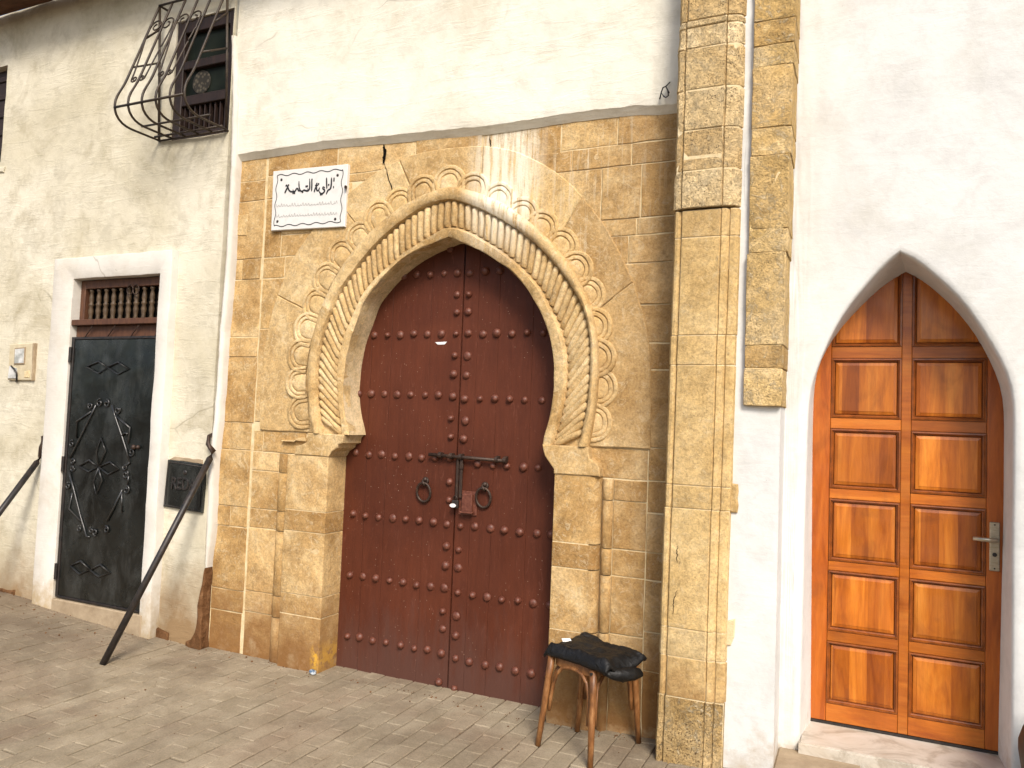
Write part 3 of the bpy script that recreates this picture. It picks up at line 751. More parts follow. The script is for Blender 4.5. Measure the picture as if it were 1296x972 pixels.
# left impost stones, band, colonette, jamb
XC0, XC1 = -3.356, -3.255
ZB = [ZI, 1.351, 1.229, 0.988, 0.865, 0.465, 0.333, .04]
blocks([(XJ, XJ + .08, ZB[1], ZB[0]), (XJ + .08, -3.154, ZB[1], ZB[0])] + [(XJ, XC0, b, a) for a, b in zip(ZB[1:], ZB[2:])], m_stone)
def half_round(name, x0, x1, z0, z1, y0, pr_, m):
    n_ = 8; vs = []
    zz = [z0 + .002, z0 + .004, z1 - .004, z1 - .002]
    for z, ins in zip(zz, (.0015, 0, 0, .0015)):
        for k_ in range(n_ + 1):
            a = math.pi * k_ / n_
            vs.append(((x0 + x1) / 2 - math.cos(a) * ((x1 - x0) / 2 - ins), y0 - math.sin(a) * (pr_ - ins), z))
    fs = [(r_ * 9 + k_, r_ * 9 + k_ + 1, (r_ + 1) * 9 + k_ + 1, (r_ + 1) * 9 + k_) for r_ in range(3) for k_ in range(8)]
    return sharp(py_obj(name, vs, fs, m, po), 50)
for a, b in zip(ZB[1:], ZB[2:]): half_round('colonette_drum', XC0 + .004, XC1, b, a, .0, .034, m_stone)
XJI = -2.935                       # inner edge of the left jamb
def jamb(x0, x1, z0, z1, r0, r1, m):
    """block with rounded vertical arrises r0 (left) and r1 (right); front at YA, runs back to the door"""
    pl = [(x0, .03 if r0 else .14)]
    for (cx_, sg, r_) in ((x0, 1, r0 or .006), (x1, -1, r1 or .006)):
        aa = [0, 22, 45, 67, 90] if sg == 1 else [90, 67, 45, 22, 0]
        for a in aa: pl.append((cx_ + sg * r_ * (1 - math.cos(R(a))) * 1.0, YA + r_ * (1 - math.sin(R(a)))))
    pl.append((x1, .03 if r1 else .14))
    n_ = len(pl)
    j = random.uniform(-.002, .002)
    vs = []
    cxm = (x0 + x1) / 2
    g = .0028
    for z, s_ in ((z0 + g, .0012), (z0 + g + .0015, 0), (z1 - g - .0015, 0), (z1 - g, .0012)):
        for x, y in pl: vs.append((x + (s_ if x < cxm else -s_), y + s_ + j, z))
    fs = [(r_ * n_ + k_, r_ * n_ + k_ + 1, (r_ + 1) * n_ + k_ + 1, (r_ + 1) * n_ + k_) for r_ in range(3) for k_ in range(n_ - 1)]
    fs += [tuple(range(n_)), tuple(range(3 * n_, 4 * n_))]
    return sharp(recalc(py_obj('jamb_stone', vs, fs, m, po)), 30)
ZJ = [ZB[1], 1.013, 0.885, 0.505, 0.380, .02]
for a, b in zip(ZJ, ZJ[1:]): jamb(XC1 + .006, XJI, b, a, .008, None, m_stone)
# carved imposts
def impost(pl, y0, y1, m):
    o = slab_poly('impost', pl, y0, y1, m, po, 0, .005, .001, .06); return o
xe = HE1[0][0][0]
impost([(-3.097, ZI), (xe - .035, ZI), (xe - .03, ZI - .005), (xe - .035, ZI - .05), (xe - .07, ZI - .062), (xe - .075, ZI - .08), (xe - .115, ZI - .105), (XJI + .004, ZB[1]), (-3.190, ZB[1]), (-3.181, ZI - .085), (-3.139, ZI - .075), (-3.098, ZI - .055)], -.066, .14, m_carved)
impost([(-3.522 + .19, ZI - .055), (-3.142, ZI - .055), (-3.142, ZI - .03), (-3.203, ZI - .035), (-3.228, ZI - .055)], -.03, .03, m_carved)
xr, xq = HE1[1][-1][0], HE3[1][-1][0]
XR0, XR1 = -1.470, -1.222
ZC = 1.339
impost([(xr + .004, ZI), (xr + .012, ZI - .035), (xr + .022, ZI - .06), (xr + .05, ZI - .095), (XR0 - .002, ZI - .125), (XR0, ZC), (XR1 + .004, ZC), (XR1, ZI - .11), (XR1 - .012, ZI - .085), (xq + .014, ZI - .06), (xq + .006, ZI - .03), (xq + .004, ZI)], -.066, .14, m_carved)
box('mortar_core', XC1 + .009, XJI - .003, YA + .0035, .13, .03, ZB[1] - .001, m_mortar, po)
box('mortar_core', XR0 + .003, XR1 - .048, YA + .0035, .13, .03, ZC - .001, m_mortar, po)
box('mortar_core', XR1 - .0475, XR1 - .012, YA + .034, .05, .03, ZC - .001, m_mortar, po)
ZK = [ZC, 0.987, 0.858, 0.538, ZJ[4], .02]
for a, b in zip(ZK, ZK[1:]): jamb(XR0, XR1, b, a, None, .045, m_stone)
XD0, XD1 = XR1 + .004, -1.161
XE = -0.984
ZM = [1.329, 1.219, 0.972, 0.836, 0.544, .03]
half_round('colonette_drum', XD0, XD1, ZM[1], ZM[0] , .0, .03, m_stone)
for a, b in zip(ZM[1:], ZM[2:]): half_round('colonette_drum', XD0, XD1, b, a, .0, .03, m_stone)
blocks([(-1.303, XE, ZM[0], ZI), (XD1, XE, ZM[1], ZM[0])] + [(XD1, XE, b, a) for a, b in zip(ZM[1:], ZM[2:])], m_stone)
# right spandrel and the narrow outer column
XP = -.80
LR = [3.209 + .05, 3.087, 2.971, 2.687, 2.597, 2.449, 2.231, 2.032, 1.895, ZI + .01, 1.331, 1.169, 0.972, 0.834, 0.579, 0.386, .03]
xs = -1.062
Rr = [(-2.0, -1.52, LR[1] - .02, LR[0]), (-1.52, -1.2, LR[1], LR[0]), (-1.2, XP, LR[1], LR[0]),
      (-1.75, -1.45, LR[2], LR[1] - .0), (-1.45, -1.12, LR[2], LR[1]), (-1.12, XP, LR[2], LR[1]),
      (-1.6, -1.28, LR[3], LR[2]), (-1.28, xs, LR[3], LR[2]), (xs, XP, LR[3], LR[2]),
      (-1.4, xs - .02, LR[4], LR[3]), (xs - .02, XP, LR[4], LR[3]),
      (-1.35, xs - .06, LR[5], LR[4]), (xs - .06, XP, LR[5], LR[4]), (-1.2, XP, LR[6], LR[5])]
Rr += [(XE if i > 2 else XE - .09, XP, b, a) for i, (a, b) in enumerate(zip(LR[6:], LR[7:]))]
blocks(Rr, m_stone, vj=.003, tilt=.004)
# mortar bed behind every stone, with the horseshoe opening
op = [(XJI, .02), (XJI, ZB[1])] + F1 + [(XR0, ZC), (XR0, .02)]
op = resample([(x + (-.012 if x < -2.18 else .012), z) for x, z in op], 160)
ob = []
for i in range(160):
    u = i / 159 * 3
    ob.append((XR + .012, .02 + u * 3.4) if u < 1 else (XR + .012 + (u - 1) * (XP - XR - .012), 3.42) if u < 2 else (XP, 3.42 - (u - 2) * 3.4))
strip('mortar_bed', [[(x, .14, z) for x, z in op], [(x, .0012, z) for x, z in op], [(x, .0012, z) for x, z in ob]], m_mortar, po, False, True)

def ribbon(bm, pts, w, y):
    """flat painted stroke of varying width, 0.6 mm thick"""
    ps = [Vector(p) for p in pts]; n_ = len(ps)
    L_, R2 = [], []
    for i in range(n_):
        t = (ps[min(i + 1, n_ - 1)] - ps[max(i - 1, 0)])
        if t.length < 1e-6: t = Vector((1, 0))
        t.normalize(); nn = Vector((-t.y, t.x)); ww = (w[i] if isinstance(w, (list, tuple)) else w) / 2
        L_.append(bm.verts.new((ps[i].x + nn.x * ww, y, ps[i].y + nn.y * ww))); R2.append(bm.verts.new((ps[i].x - nn.x * ww, y, ps[i].y - nn.y * ww)))
    for i in range(n_ - 1):
        f = bm.faces.new((R2[i], R2[i + 1], L_[i + 1], L_[i]))
    return bm
def crack(pts, w, y, par):
    bm = bmesh.new(); P_ = resample(pts, 14)
    P_ = [(x + random.uniform(-.003, .003), z) for x, z in P_]
    ribbon(bm, P_, [w * (.35 + .65 * math.sin(math.pi * (i + .5) / 14)) * random.uniform(.6, 1.2) for i in range(14)], y)
    return mesh_obj('crack', bm, m_void, par)
crack([(-2.675,3.261),(-2.667,3.216),(-2.669,3.142)], .022, -.0085, po)
crack([(-2.658,3.139),(-2.611,3.012),(-2.553,2.863)], .007, -.0165, po)
crack([(-1.954,3.226),(-1.946,3.161)], .008, -.0085, po)
# ------------------------------------------------------------------ studded double door
dd = thing('double_door', 'oxblood red studded double door inside the horseshoe arch', 'door', (-2.155, .12, .03))
YD = .12
XS = -2.152
studme = lathe_mesh('door_stud', [(.024, 0), (.024, .004), (.0215, .011), (.0165, .0175), (.009, .022), (.002, .0235)], 12)
studme.materials.append(m_stud)
studme.transform(Matrix.Rotation(R(90), 4, 'X'))
rows_z = {0: [2.473, 2.470], 1: [2.111, 2.108], 2: [1.742, 1.730], 3: [1.371, 1.353],
          4: [0.995, 0.992], 5: [0.622, 0.608], 6: [0.254, 0.232]}
for side in (0, 1):
    x0, x1 = ((-2.99, XS - .004), (XS + .004, -1.37))[side]
    leaf = box('door_leaf', x0, x1, YD + .012, YD + .05, .02, 2.78, m_red, dd)
    leaf['label'] = ('left leaf of the studded red door, without the iron lock', 'right leaf of the studded red door, carrying the iron lock case')[side]
    cutx = ([-2.99, -2.783, -2.639, -2.366, XS - .004], [XS + .004, -2.050, -1.913, -1.697, -1.37])[side]
    for a, b in zip(cutx, cutx[1:]):
        bm = bmesh.new(); add_box(bm, a + .0005, b - .0005, YD + random.uniform(-.001, .001), YD + .014, .022 + random.uniform(0, .012), 2.775)
        bmesh.ops.bevel(bm, geom=[e for e in bm.edges if abs(e.verts[0].co.z - e.verts[1].co.z) > 1 and e.verts[0].co.y < YD + .005], offset=.0016, segments=1, affect='EDGES')
        mesh_obj('door_plank', bm, m_red, leaf)
    def stud(x, z):
        o = bpy.data.objects.new('door_stud', studme); C.objects.link(o); rel(o, leaf)
        o.location = (x + random.uniform(-.005, .005), YD + .001, z + random.uniform(-.005, .005)); s = random.uniform(.80, 1.12); o.scale = (s, random.uniform(.65, 1.15), s * random.uniform(.94, 1.05)); o.rotation_euler = (random.uniform(-.14, .14), 0, random.uniform(-.14, .14))
    sg = -1 if side == 0 else 1
    for k_, zz in rows_z.items():
        z = zz[side]
        for i in range(8):
            x = XS + sg * (.042 + i * .0955)
            if abs(x - XS) > .76: continue
            if k_ == 3 and side == 1 and i == 0: continue
            stud(x, z)
        if k_ < 6:
            z2 = rows_z[k_ + 1][side]
            for u in (.36, .64):
                if side == 1 and k_ in (3,): continue
                stud(XS + sg * .042, z + (z2 - z) * u)
        else: stud(XS + sg * .05, z - .17)
    stud(XS + sg * .1, 2.62) if side == 0 else None
    # knocker: plate, staple and hanging ring as one forged piece
    kx, kz = ((-2.355, 1.168), (-1.960, 1.165))[side]
    bm = bmesh.new()
    add_tube(bm, [(kx + .046 * math.cos(t), YD - .018 - .006 * math.sin(t), kz + .056 * math.sin(t)) for t in [2 * math.pi * i / 24 for i in range(25)]], .0075, 8, False)
    add_tube(bm, [(kx - .006, YD + .004, kz + .078), (kx - .006, YD - .024, kz + .066), (kx, YD - .030, kz + .054), (kx + .006, YD - .022, kz + .044), (kx + .006, YD + .004, kz + .040)], .008, 8)
    bmesh.ops.create_icosphere(bm, subdivisions=2, radius=.016, matrix=Matrix.Translation((kx, YD - .004, kz + .074)))
    bmesh.ops.create_cone(bm, segments=20, radius1=.024, radius2=.02, depth=.006, cap_ends=True, matrix=Matrix.Translation((kx, YD - .003, kz + .066)) @ Matrix.Rotation(R(90), 4, 'X'))
    mesh_obj('ring_knocker', bm, m_iron, leaf, True)
    if side == 1:
        # sliding bolt, hasp and lock case
        bz = 1.393
        bm = bmesh.new()
        add_tube(bm, [(-2.321, YD - .030, bz + .0), (-1.818, YD - .030, bz - .012)], .0105, 10)
        for px_ in (-2.246, -2.173, -2.110, -1.879, -1.829):
            t = (px_ + 2.25) * -.03
            bmesh.ops.create_cone(bm, segments=12, radius1=.0175, radius2=.0175, depth=.020, cap_ends=True, matrix=Matrix.Translation((px_, YD - .028, bz + t * .6)) @ Matrix.Rotation(R(90), 4, 'Y'))
            add_box(bm, px_ - .008, px_ + .008, YD - .02, YD + .004, bz - .014, bz + .014)
        mesh_obj('sliding_bolt', bm, m_iron, leaf)
        bm = bmesh.new()
        hx = -2.121
        add_box(bm, hx - .022, hx - .006, YD - .020, YD - .010, 1.135, bz, .002)
        add_box(bm, hx + .004, hx + .022, YD - .026, YD - .014, 1.153, bz - .005, .002)
        add_box(bm, hx + .004, hx + .026, YD - .032, YD - .012, bz - .075, bz - .045, .003)
        mesh_obj('hasp', bm, m_iron, leaf)
        lx0, lx1, lz0, lz1 = -2.092, -2.026, 1.068, 1.180
        bm = bmesh.new(); add_box(bm, lx0, lx1, YD - .034, YD - .002, lz0 + .01, lz1, .004)
        add_box(bm, lx0 - .03, lx1 + .02, YD - .008, YD + .002, lz0 - .012, lz1 + .014, .002)
        add_box(bm, lx0 - .008, lx1 + .006, YD - .040, YD - .010, lz0 + .0, lz0 + .012, .003)
        mesh_obj('lock_case', bm, m_stud, leaf)
zt = 2.057
slab_poly('paper_scrap', [(-2.329, zt + .004), (-2.248, zt + .006), (-2.264, zt - .010), (-2.312, zt - .010)], YD - .003, YD, m_label, dd, 0, .0005, .001, .02)
pl_ = thing('padlock', 'small dark padlock with a white oval tag under the iron bolt', 'padlock', (-2.126, .085, 1.122))
px_, pz_ = -2.126, 1.122
box('padlock_body', px_ - .024, px_ + .018, .070, .092, pz_ - .028, pz_ + .018, m_black, pl_, .005)
tube('shackle', [(px_ - .014, .081, pz_ + .01), (px_ - .014, .081, pz_ + .035), (px_ - .003, .081, pz_ + .046), (px_ + .008, .081, pz_ + .035), (px_ + .008, .081, pz_ + .01)], .0045, m_iron, pl_)
bm = bmesh.new(); bmesh.ops.create_cone(bm, segments=18, radius1=.02, radius2=.02, depth=.003, cap_ends=True, matrix=Matrix.Translation((px_ - .010, .0665, pz_ - .012)) @ Matrix.Rotation(R(90), 4, 'X') @ Matrix.Diagonal((1, .55, 1, 1)))
mesh_obj('tag', bm, m_label, pl_)

tube('iron_stub', [(-2.951,0.000,3.029), (-2.912,-0.050,3.006)], .010, m_iron, po)
# ------------------------------------------------------------------ marble plaque
pq = thing('plaque', 'white marble plaque with black Arabic lettering and wavy border on the portal', 'plaque', (-3.25, -.03, 2.97))
TLq, TRq, BRq, BLq = [(-3.514,3.174),(-2.922,3.160),(-2.923,2.767),(-3.506,2.782)]
YQ = -.028
slab_poly('marble_slab', [BLq, BRq, TRq, TLq], YQ, .0, m_plaq, pq, 0, .003, .0006, .1)
def dot(bm, p, r_, y):
    vv = [bm.verts.new((p[0] + r_ * math.cos(a), y, p[1] + r_ * 1.1 * math.sin(a))) for a in [R(45 + 90 * i) for i in range(4)]]; bm.faces.new(vv)
STROKES = [([(-3.021,3.084),(-3.020,3.056)], .9), ([(-3.022,3.031),(-3.020,3.015)], .7),
  ([(-3.040,3.085),(-3.039,3.049),(-3.042,3.017),(-3.049,3.010),(-3.061,3.011),(-3.067,3.000),(-3.075,2.982)], 1.1),
  ([(-3.079,3.089),(-3.076,3.053),(-3.072,3.017)], 1.0),
  ([(-3.088,3.022),(-3.095,3.033),(-3.104,3.033),(-3.107,3.023),(-3.099,3.015),(-3.089,3.015),(-3.086,3.008),(-3.094,2.994),(-3.110,2.988),(-3.124,2.994),(-3.132,3.009)], 1.0),
  ([(-3.130,3.031),(-3.133,3.015),(-3.143,3.008),(-3.151,3.014),(-3.153,3.033),(-3.160,3.048),(-3.168,3.049),(-3.151,3.046),(-3.141,3.044)], 1.0),
  ([(-3.151,3.044),(-3.164,3.026),(-3.171,3.004)], 1.0),
  ([(-3.194,3.089),(-3.191,3.053),(-3.191,3.012)], 1.0),
  ([(-3.212,3.095),(-3.207,3.055),(-3.205,3.020),(-3.218,3.014),(-3.233,3.014),(-3.241,3.020),(-3.253,3.034),(-3.265,3.028),(-3.266,3.013),(-3.263,2.996),(-3.257,3.007),(-3.252,3.016),(-3.267,3.019),(-3.284,3.020),(-3.290,3.033),(-3.294,3.058),(-3.296,3.087)], 1.0),
  ([(-3.221,3.034),(-3.220,3.015)], .9),
  ([(-3.285,3.020),(-3.296,3.024),(-3.301,3.038),(-3.310,3.043),(-3.316,3.035),(-3.322,3.024),(-3.336,3.022),(-3.342,3.037)], 1.0),
  ([(-3.322,3.024),(-3.341,3.022),(-3.363,3.026),(-3.376,3.039),(-3.384,3.060),(-3.389,3.067),(-3.405,3.066)], 1.0),
  ([(-3.380,3.060),(-3.393,3.045),(-3.407,3.019)], 1.1)]
bm = bmesh.new()
for j_, (st, w) in enumerate(STROKES):
    st = resample(smoothpl(resample(st, 18), 1), 22)
    ws = [.0088 * w * (1 + .25 * math.sin(3.1 * i / 21)) * (1 if 1 < i < 20 else .7) for i in range(22)]
    ribbon(bm, st, ws, YQ - .0012 - j_ * .00008)
for p in [(-3.059,3.041),(-3.152,3.057),(-3.138,3.054),(-3.118,2.984),(-3.107,2.986),(-3.226,3.048),(-3.236,3.048),(-3.192,3.087),(-3.338,3.013),(-3.326,3.013),(-3.395,3.069),(-3.379,3.069)]: dot(bm, p, .0075, YQ - .0024)
mesh_obj('lettering', bm, m_ink, pq)
bm = bmesh.new()
cor = [(-3.476,3.141),(-2.959,3.129),(-2.953,2.800),(-3.479,2.809)]
for a, b in zip(cor, cor[1:] + cor[:1]):
    L = math.dist(a, b); n_ = int(L / .006); t = Vector((b[0] - a[0], b[1] - a[1])).normalized(); nn = Vector((-t.y, t.x))
    pts = [(a[0] + (b[0] - a[0]) * i / n_ + nn.x * .0058 * math.sin(i * .006 / .054 * math.pi), a[1] + (b[1] - a[1]) * i / n_ + nn.y * .0058 * math.sin(i * .006 / .054 * math.pi)) for i in range(n_ + 1)]
    ribbon(bm, pts, .0052, YQ - .0012)
mesh_obj('wavy_border', bm, m_ink, pq)
bm = bmesh.new()
rr = random.Random(3)
for (ya, yb) in ((592, 545), (722, 672)):
    for x0 in range(205, 950, 34):
        yy = ya + (yb - ya) * (x0 - 200) / 750
        a, b = rr.uniform(-24, 4), rr.uniform(-30, 10)
        sx, sz = BLq[0], 0
        def zc(u, v):
            fu = (u - 145) / 920.; fv = (v - 165 + fu * 80) / 740.
            return (TLq[0] + (TRq[0] - TLq[0]) * fu + (BLq[0] - TLq[0]) * fv, TLq[1] + (BLq[1] - TLq[1]) * fv + (TRq[1] - TLq[1]) * fu)
        pts = [zc(x0 + rr.uniform(-2, 2), yy + a), zc(x0 + 6, yy + 14), zc(x0 + 18, yy + 16 + rr.uniform(-6, 6)), zc(x0 + 30, yy + b), zc(x0 + 38, yy + 12)]
        ribbon(bm, resample(pts, 10), .0034, YQ - .0012 - x0 * 1e-7)
mesh_obj('faded_lettering', bm, m_faint, pq)['kind'] = 'stuff'
for p in [(-3.440,3.111),(-2.994,3.096),(-2.996,2.820),(-3.455,2.839)]:
    bm = bmesh.new(); bmesh.ops.create_uvsphere(bm, u_segments=10, v_segments=6, radius=.009, matrix=Matrix.Translation((p[0], YQ - .001, p[1])) @ Matrix.Diagonal((1, .6, 1, 1)))
    mesh_obj('fixing_bolt', bm, m_black, pq, True)

# ------------------------------------------------------------------ pier
pr = thing('stone_pier', 'tall moulded sandstone pier with whitewashed side, right of the horseshoe portal', 'pier', (-.6, -.25, .08))
YP = -.25
PL0, PL1 = -.852, -.528
PLZ = [-.852, -.545]
def xl(z): return -.856 + .007 * z
def xrr(z): return -.548 + .008 * z
def pier_prof(z, rough):
    a, b = xl(z), xrr(z); g = .012 if rough else 0
    # roll on the left arris, groove, flat face, fine groove, cavetto, right roll; then back to the wall
    f0, f1 = a + .042, b - .088
    if rough:
        return [(a - .004, .02), (a - .004, YP + .05), (a, YP + .012), (a + .012, YP - .004), (f0 - .01, YP - .008), (f0 - .002, YP + .003), (f0 + .004, YP - .014), (f1, YP - .016), (f1 + .006, YP - .002), (f1 + .012, YP - .012), (f1 + .05, YP + .0), (b - .02, YP + .012), (b, YP + .045), (b, YP + .09)]
    return [(a, .02), (a, YP + .05), (a + .004, YP + .022), (a + .014, YP + .006), (a + .026, YP + .004), (a + .036, YP + .012), (f0, YP + .020), (f0 + .004, YP + .002), (f0 + .012, YP), (f1 - .004, YP), (f1 + .002, YP + .007), (f1 + .008, YP - .002), (f1 + .028, YP + .004), (f1 + .040, YP + .018), (f1 + .046, YP + .010), (b - .022, YP + .012), (b - .006, YP + .024), (b, YP + .05), (b, YP + .09)]
PZL = [.05, 0.369, 0.552, 0.681, 1.232, 1.339, 1.899, 2.039, 2.503, 2.633]
PZU = [2.639, 2.819, 3.015, 3.210, 3.413, 3.515, 3.55, 3.85, 4.2, 4.55, 4.9, 5.2]
def pier_stone(z0, z1, rough, m):
    n_ = max(3, int((z1 - z0) / .06)); g = .0028
    bv = .0035 if rough else .002
    zz = [z0 + g, z0 + g + bv] + [z0 + (z1 - z0) * i / n_ for i in range(1, n_)] + [z1 - g - bv, z1 - g]
    jx, jy = random.uniform(-.002, .002), random.uniform(-.0006, .0006) * (6 if rough else 1)
    amp = .006 if rough else .0018
    vs = []; 
    for i, z in enumerate(zz):
        s_ = (.003 if rough else .0012) if i in (0, len(zz) - 1) else 0
        P_ = pier_prof(z, rough); cxm = (P_[0][0] + P_[-1][0]) / 2
        for x, y in P_:
            amp = .006 if rough else .0018 + .007 * max(0, min(1, (.42 - z) / .25)) * (.05 < x + .95)
            e = amp * noise.noise((x * 18, z * 14, 3.3)) + amp * .7 * noise.noise((x * 45, z * 40, 1.3))
            vs.append((x + jx + (s_ if x < cxm else -s_) + e * .5, y + jy + (s_ if y < 0 else 0) + e, z))
    n2 = len(pier_prof(0, rough))
    fs = [(r_ * n2 + k_, r_ * n2 + k_ + 1, (r_ + 1) * n2 + k_ + 1, (r_ + 1) * n2 + k_) for r_ in range(len(zz) - 1) for k_ in range(n2 - 1)]
    fs += [tuple(range(n2))[::-1], tuple((len(zz) - 1) * n2 + k_ for k_ in range(n2))]
    return sharp(py_obj('pier_stone', vs, fs, m, pr), 30)
for i, (a, b) in enumerate(zip(PZL, PZL[1:])): pier_stone(a, b, False, m_foot if i == 0 else m_pier)
for a, b in zip(PZU, PZU[1:]): pier_stone(a, b, True, m_rough)
box('pier_core', -.83, -.345, YP + .055, .0, .05, 5.19, m_mortar, pr)
for z0_, z1_, rg in ((.06, PZL[-1], False), (PZU[0] + .003, 5.18, True)):
    vs = []; n2 = len(pier_prof(0, rg))
    for z in (z0_, z1_):
        q = pier_prof(z, rg); cm = (q[0][0] + q[-1][0]) / 2
        vs += [(x + (.005 if i < 3 else -.005 if i > n2 - 3 else 0), y + (.006 if rg else .0035), z) for i, (x, y) in enumerate(q)]
    sharp(py_obj('mortar_core', vs, [(k_, k_ + 1, n2 + k_ + 1, n2 + k_) for k_ in range(n2 - 1)], m_mortar, pr), 30)
# whitewashed flank
YW = -.205
XW0, XW1 = -.56, -0.335
wall_sheet('whitewash_flank', (XW0, XW1), (.06, 5.2), YW, [], m_wall_r, pr, .05, .006, 40, .26)
# two stones toothing into the whitewash
slab_poly('toothing_stone', rect(-0.578, -0.512, 1.227, 1.356), YW - .012, YW + .04, m_pier, pr, 0, .006, .004, .03)
slab_poly('toothing_stone', [(-0.567, 0.622), (-0.528, 0.628), (-0.513, 0.669), (-0.511, 0.750), (-0.567, 0.720)], YW - .008, YW + .04, m_mortar, pr, 0, .005, .003, .03)
# raw stone pilaster strip standing on nothing above the flank
sx0, sx1 = -0.495, -0.344
zs = [1.715, 1.887, 1.991, 2.416, 2.525, 2.866, 2.996, 3.284, 3.383, 3.5, 3.85, 4.2, 4.6, 5.2]
for a, b in zip(zs, zs[1:]):
    bm = bmesh.new(); j = random.uniform(-.006, .006); lx = .012 * (a - 1.7)
    add_box(bm, sx0 + lx * .6 + j * .6, sx1 + .016 + lx * 1.3, -.236 + j * .5, YR - .01, a + .0012, b - .0012)
    bmesh.ops.bevel(bm, geom=bm.edges[:], offset=.003, segments=1, affect='EDGES')
    bmesh.ops.subdivide_edges(bm, edges=[e for e in bm.edges if e.calc_length() > .1], cuts=3, use_grid_fill=True)
    for v in bm.verts:
        v.co += Vector((noise.noise(v.co * 14) * .005, noise.noise(v.co * 16 + Vector((5, 0, 0))) * .008, noise.noise(v.co * 12 + Vector((0, 9, 0))) * .004))
    sharp(mesh_obj('pilaster_stone', bm, m_strip, pr), 40)
box('pilaster_core', sx0 + .012, sx1 + .008, -.232, YR - .012, zs[0] + .004, 5.19, m_strip, pr)
crack([(-0.770,1.060),(-0.772,1.024),(-0.771,0.980)], .0035, -.2535, pr); crack([(-0.768,0.854),(-0.781,0.805),(-0.783,0.744)], .0035, -.2535, pr)
# wire hook
wh = tag(tube('wire_scrap', [(-0.915,-0.055,3.361), (-0.928,-0.080,3.332), (-0.943,-0.085,3.324), (-0.952,-0.080,3.303), (-0.960,-0.075,3.273), (-0.956,-0.070,3.308), (-0.939,-0.080,3.281), (-0.927,-0.085,3.271), (-0.915,-0.080,3.281), (-0.920,-0.080,3.310), (-0.931,-0.070,3.333), (-0.916,-0.060,3.302)], .0035, m_black), 'tangle of thin dark wire sticking out beside the pier top', 'wire')

# ------------------------------------------------------------------ varnished pointed door
ad = thing('arched_door', 'varnished orange wooden door with twelve raised panels in the pointed opening', 'door', (.18, .3, .2))
YV = .3
ax0, ax1 = -.25, .615
zb = 0.197 + .004
mx0, mx1 = 0.172, 0.214
lx0, rx1 = -0.144, 0.527
RWS = [(2.037, 2.42), (1.683, 1.981), (1.333, 1.631), (0.977, 1.284), (0.637, 0.932), (0.286, 0.588)]
bars = [('stile', ax0, lx0), ('stile', rx1, ax1), ('mullion', mx0, mx1)]
for nm, a, b in bars:
    box(nm, a, b, YV - (.002 if nm == 'stile' else 0), YV + .045, zb, 2.5, m_stile if nm == 'stile' else m_rail, ad, .002)
edges_z = [(2.41, 2.499)] + [(RWS[i + 1][1], RWS[i][0]) for i in range(5)] + [(zb, RWS[5][0])]
for a, b in edges_z:
    for c0, c1 in ((lx0 + .0012, mx0 - .0012), (mx1 + .0012, rx1 - .0012)):
        box('rail', c0, c1, YV - .001, YV + .044, a, b, m_rail, ad, .002)
for a, b in RWS:
    for c0, c1 in ((lx0, mx0), (mx1, rx1)):
        # moulded frame: nested steps
        lv = [(0, YV + .003), (.0015, YV + .003), (.003, YV - .004), (.009, YV - .005), (.012, YV + .003), (.016, YV + .006), (.018, YV + .014), (.0205, YV + .015)]
        cs_ = [[(c0 + i, y, a + i), (c1 - i, y, a + i), (c1 - i, y, b - i), (c0 + i, y, b - i), (c0 + i, y, a + i)] for i, y in lv]
        pn_l = [(.020, YV + .016), (.0215, YV + .009), (.024, YV + .008), (.036, YV + .0045), (.037, YV + .003)]
        q = [[(c0 + i, y, a + i), (c1 - i, y, a + i), (c1 - i, y, b - i), (c0 + i, y, b - i)] for i, y in pn_l]
        vs = [p for r_ in q for p in r_]; fs = []
        for r_ in range(len(q) - 1):
            for k_ in range(4): fs.append((r_ * 4 + k_, r_ * 4 + (k_ + 1) % 4, r_ * 4 + 4 + (k_ + 1) % 4, r_ * 4 + 4 + k_))
        fs.append(tuple(range(len(q) * 4 - 4, len(q) * 4)))
        pn = py_obj('raised_panel', vs, fs, m_panel, ad)
        strip('panel_moulding', cs_, m_mould, pn, False, True)
box('door_backing', ax0, ax1, YV + .03, YV + .06, zb + .002, 2.49, m_mould, ad)
box('bottom_seal', ax0 + .02, ax1 - .02, YV - .006, YV + .02, zb - .016, zb - .001, m_black, ad)
hx0, hx1, hz0, hz1 = 0.539, 0.579, 1.005, 1.227
hp = box('handle_plate', hx0, hx1, YV - .012, YV - .003, hz0, hz1, m_nick, ad, .003)
hm = 1.148; hcx = (hx0 + hx1) / 2
bm = bmesh.new()
add_tube(bm, [(hcx + .004, YV - .008, hm), (hcx + .004, YV - .045, hm), (hcx - .004, YV - .055, hm), (hcx - .03, YV - .058, hm + .001), (0.468, YV - .055, hm + .002)], [.011, .0105, .011, .010, .009], 10)
mesh_obj('lever', bm, m_nick, ad, True)
bm = bmesh.new(); bmesh.ops.create_cone(bm, segments=16, radius1=.0095, radius2=.0095, depth=.005, cap_ends=True, matrix=Matrix.Translation((hcx, YV - .0135, 1.080)) @ Matrix.Rotation(R(90), 4, 'X'))
mesh_obj('keyhole', bm, m_black, ad)
for z in (hz0 + .012, hz1 - .012):
    bm = bmesh.new(); bmesh.ops.create_cone(bm, segments=10, radius1=.004, radius2=.003, depth=.003, cap_ends=True, matrix=Matrix.Translation((hcx, YV - .013, z)) @ Matrix.Rotation(R(90), 4, 'X'))
    mesh_obj('screw', bm, m_iron, ad)
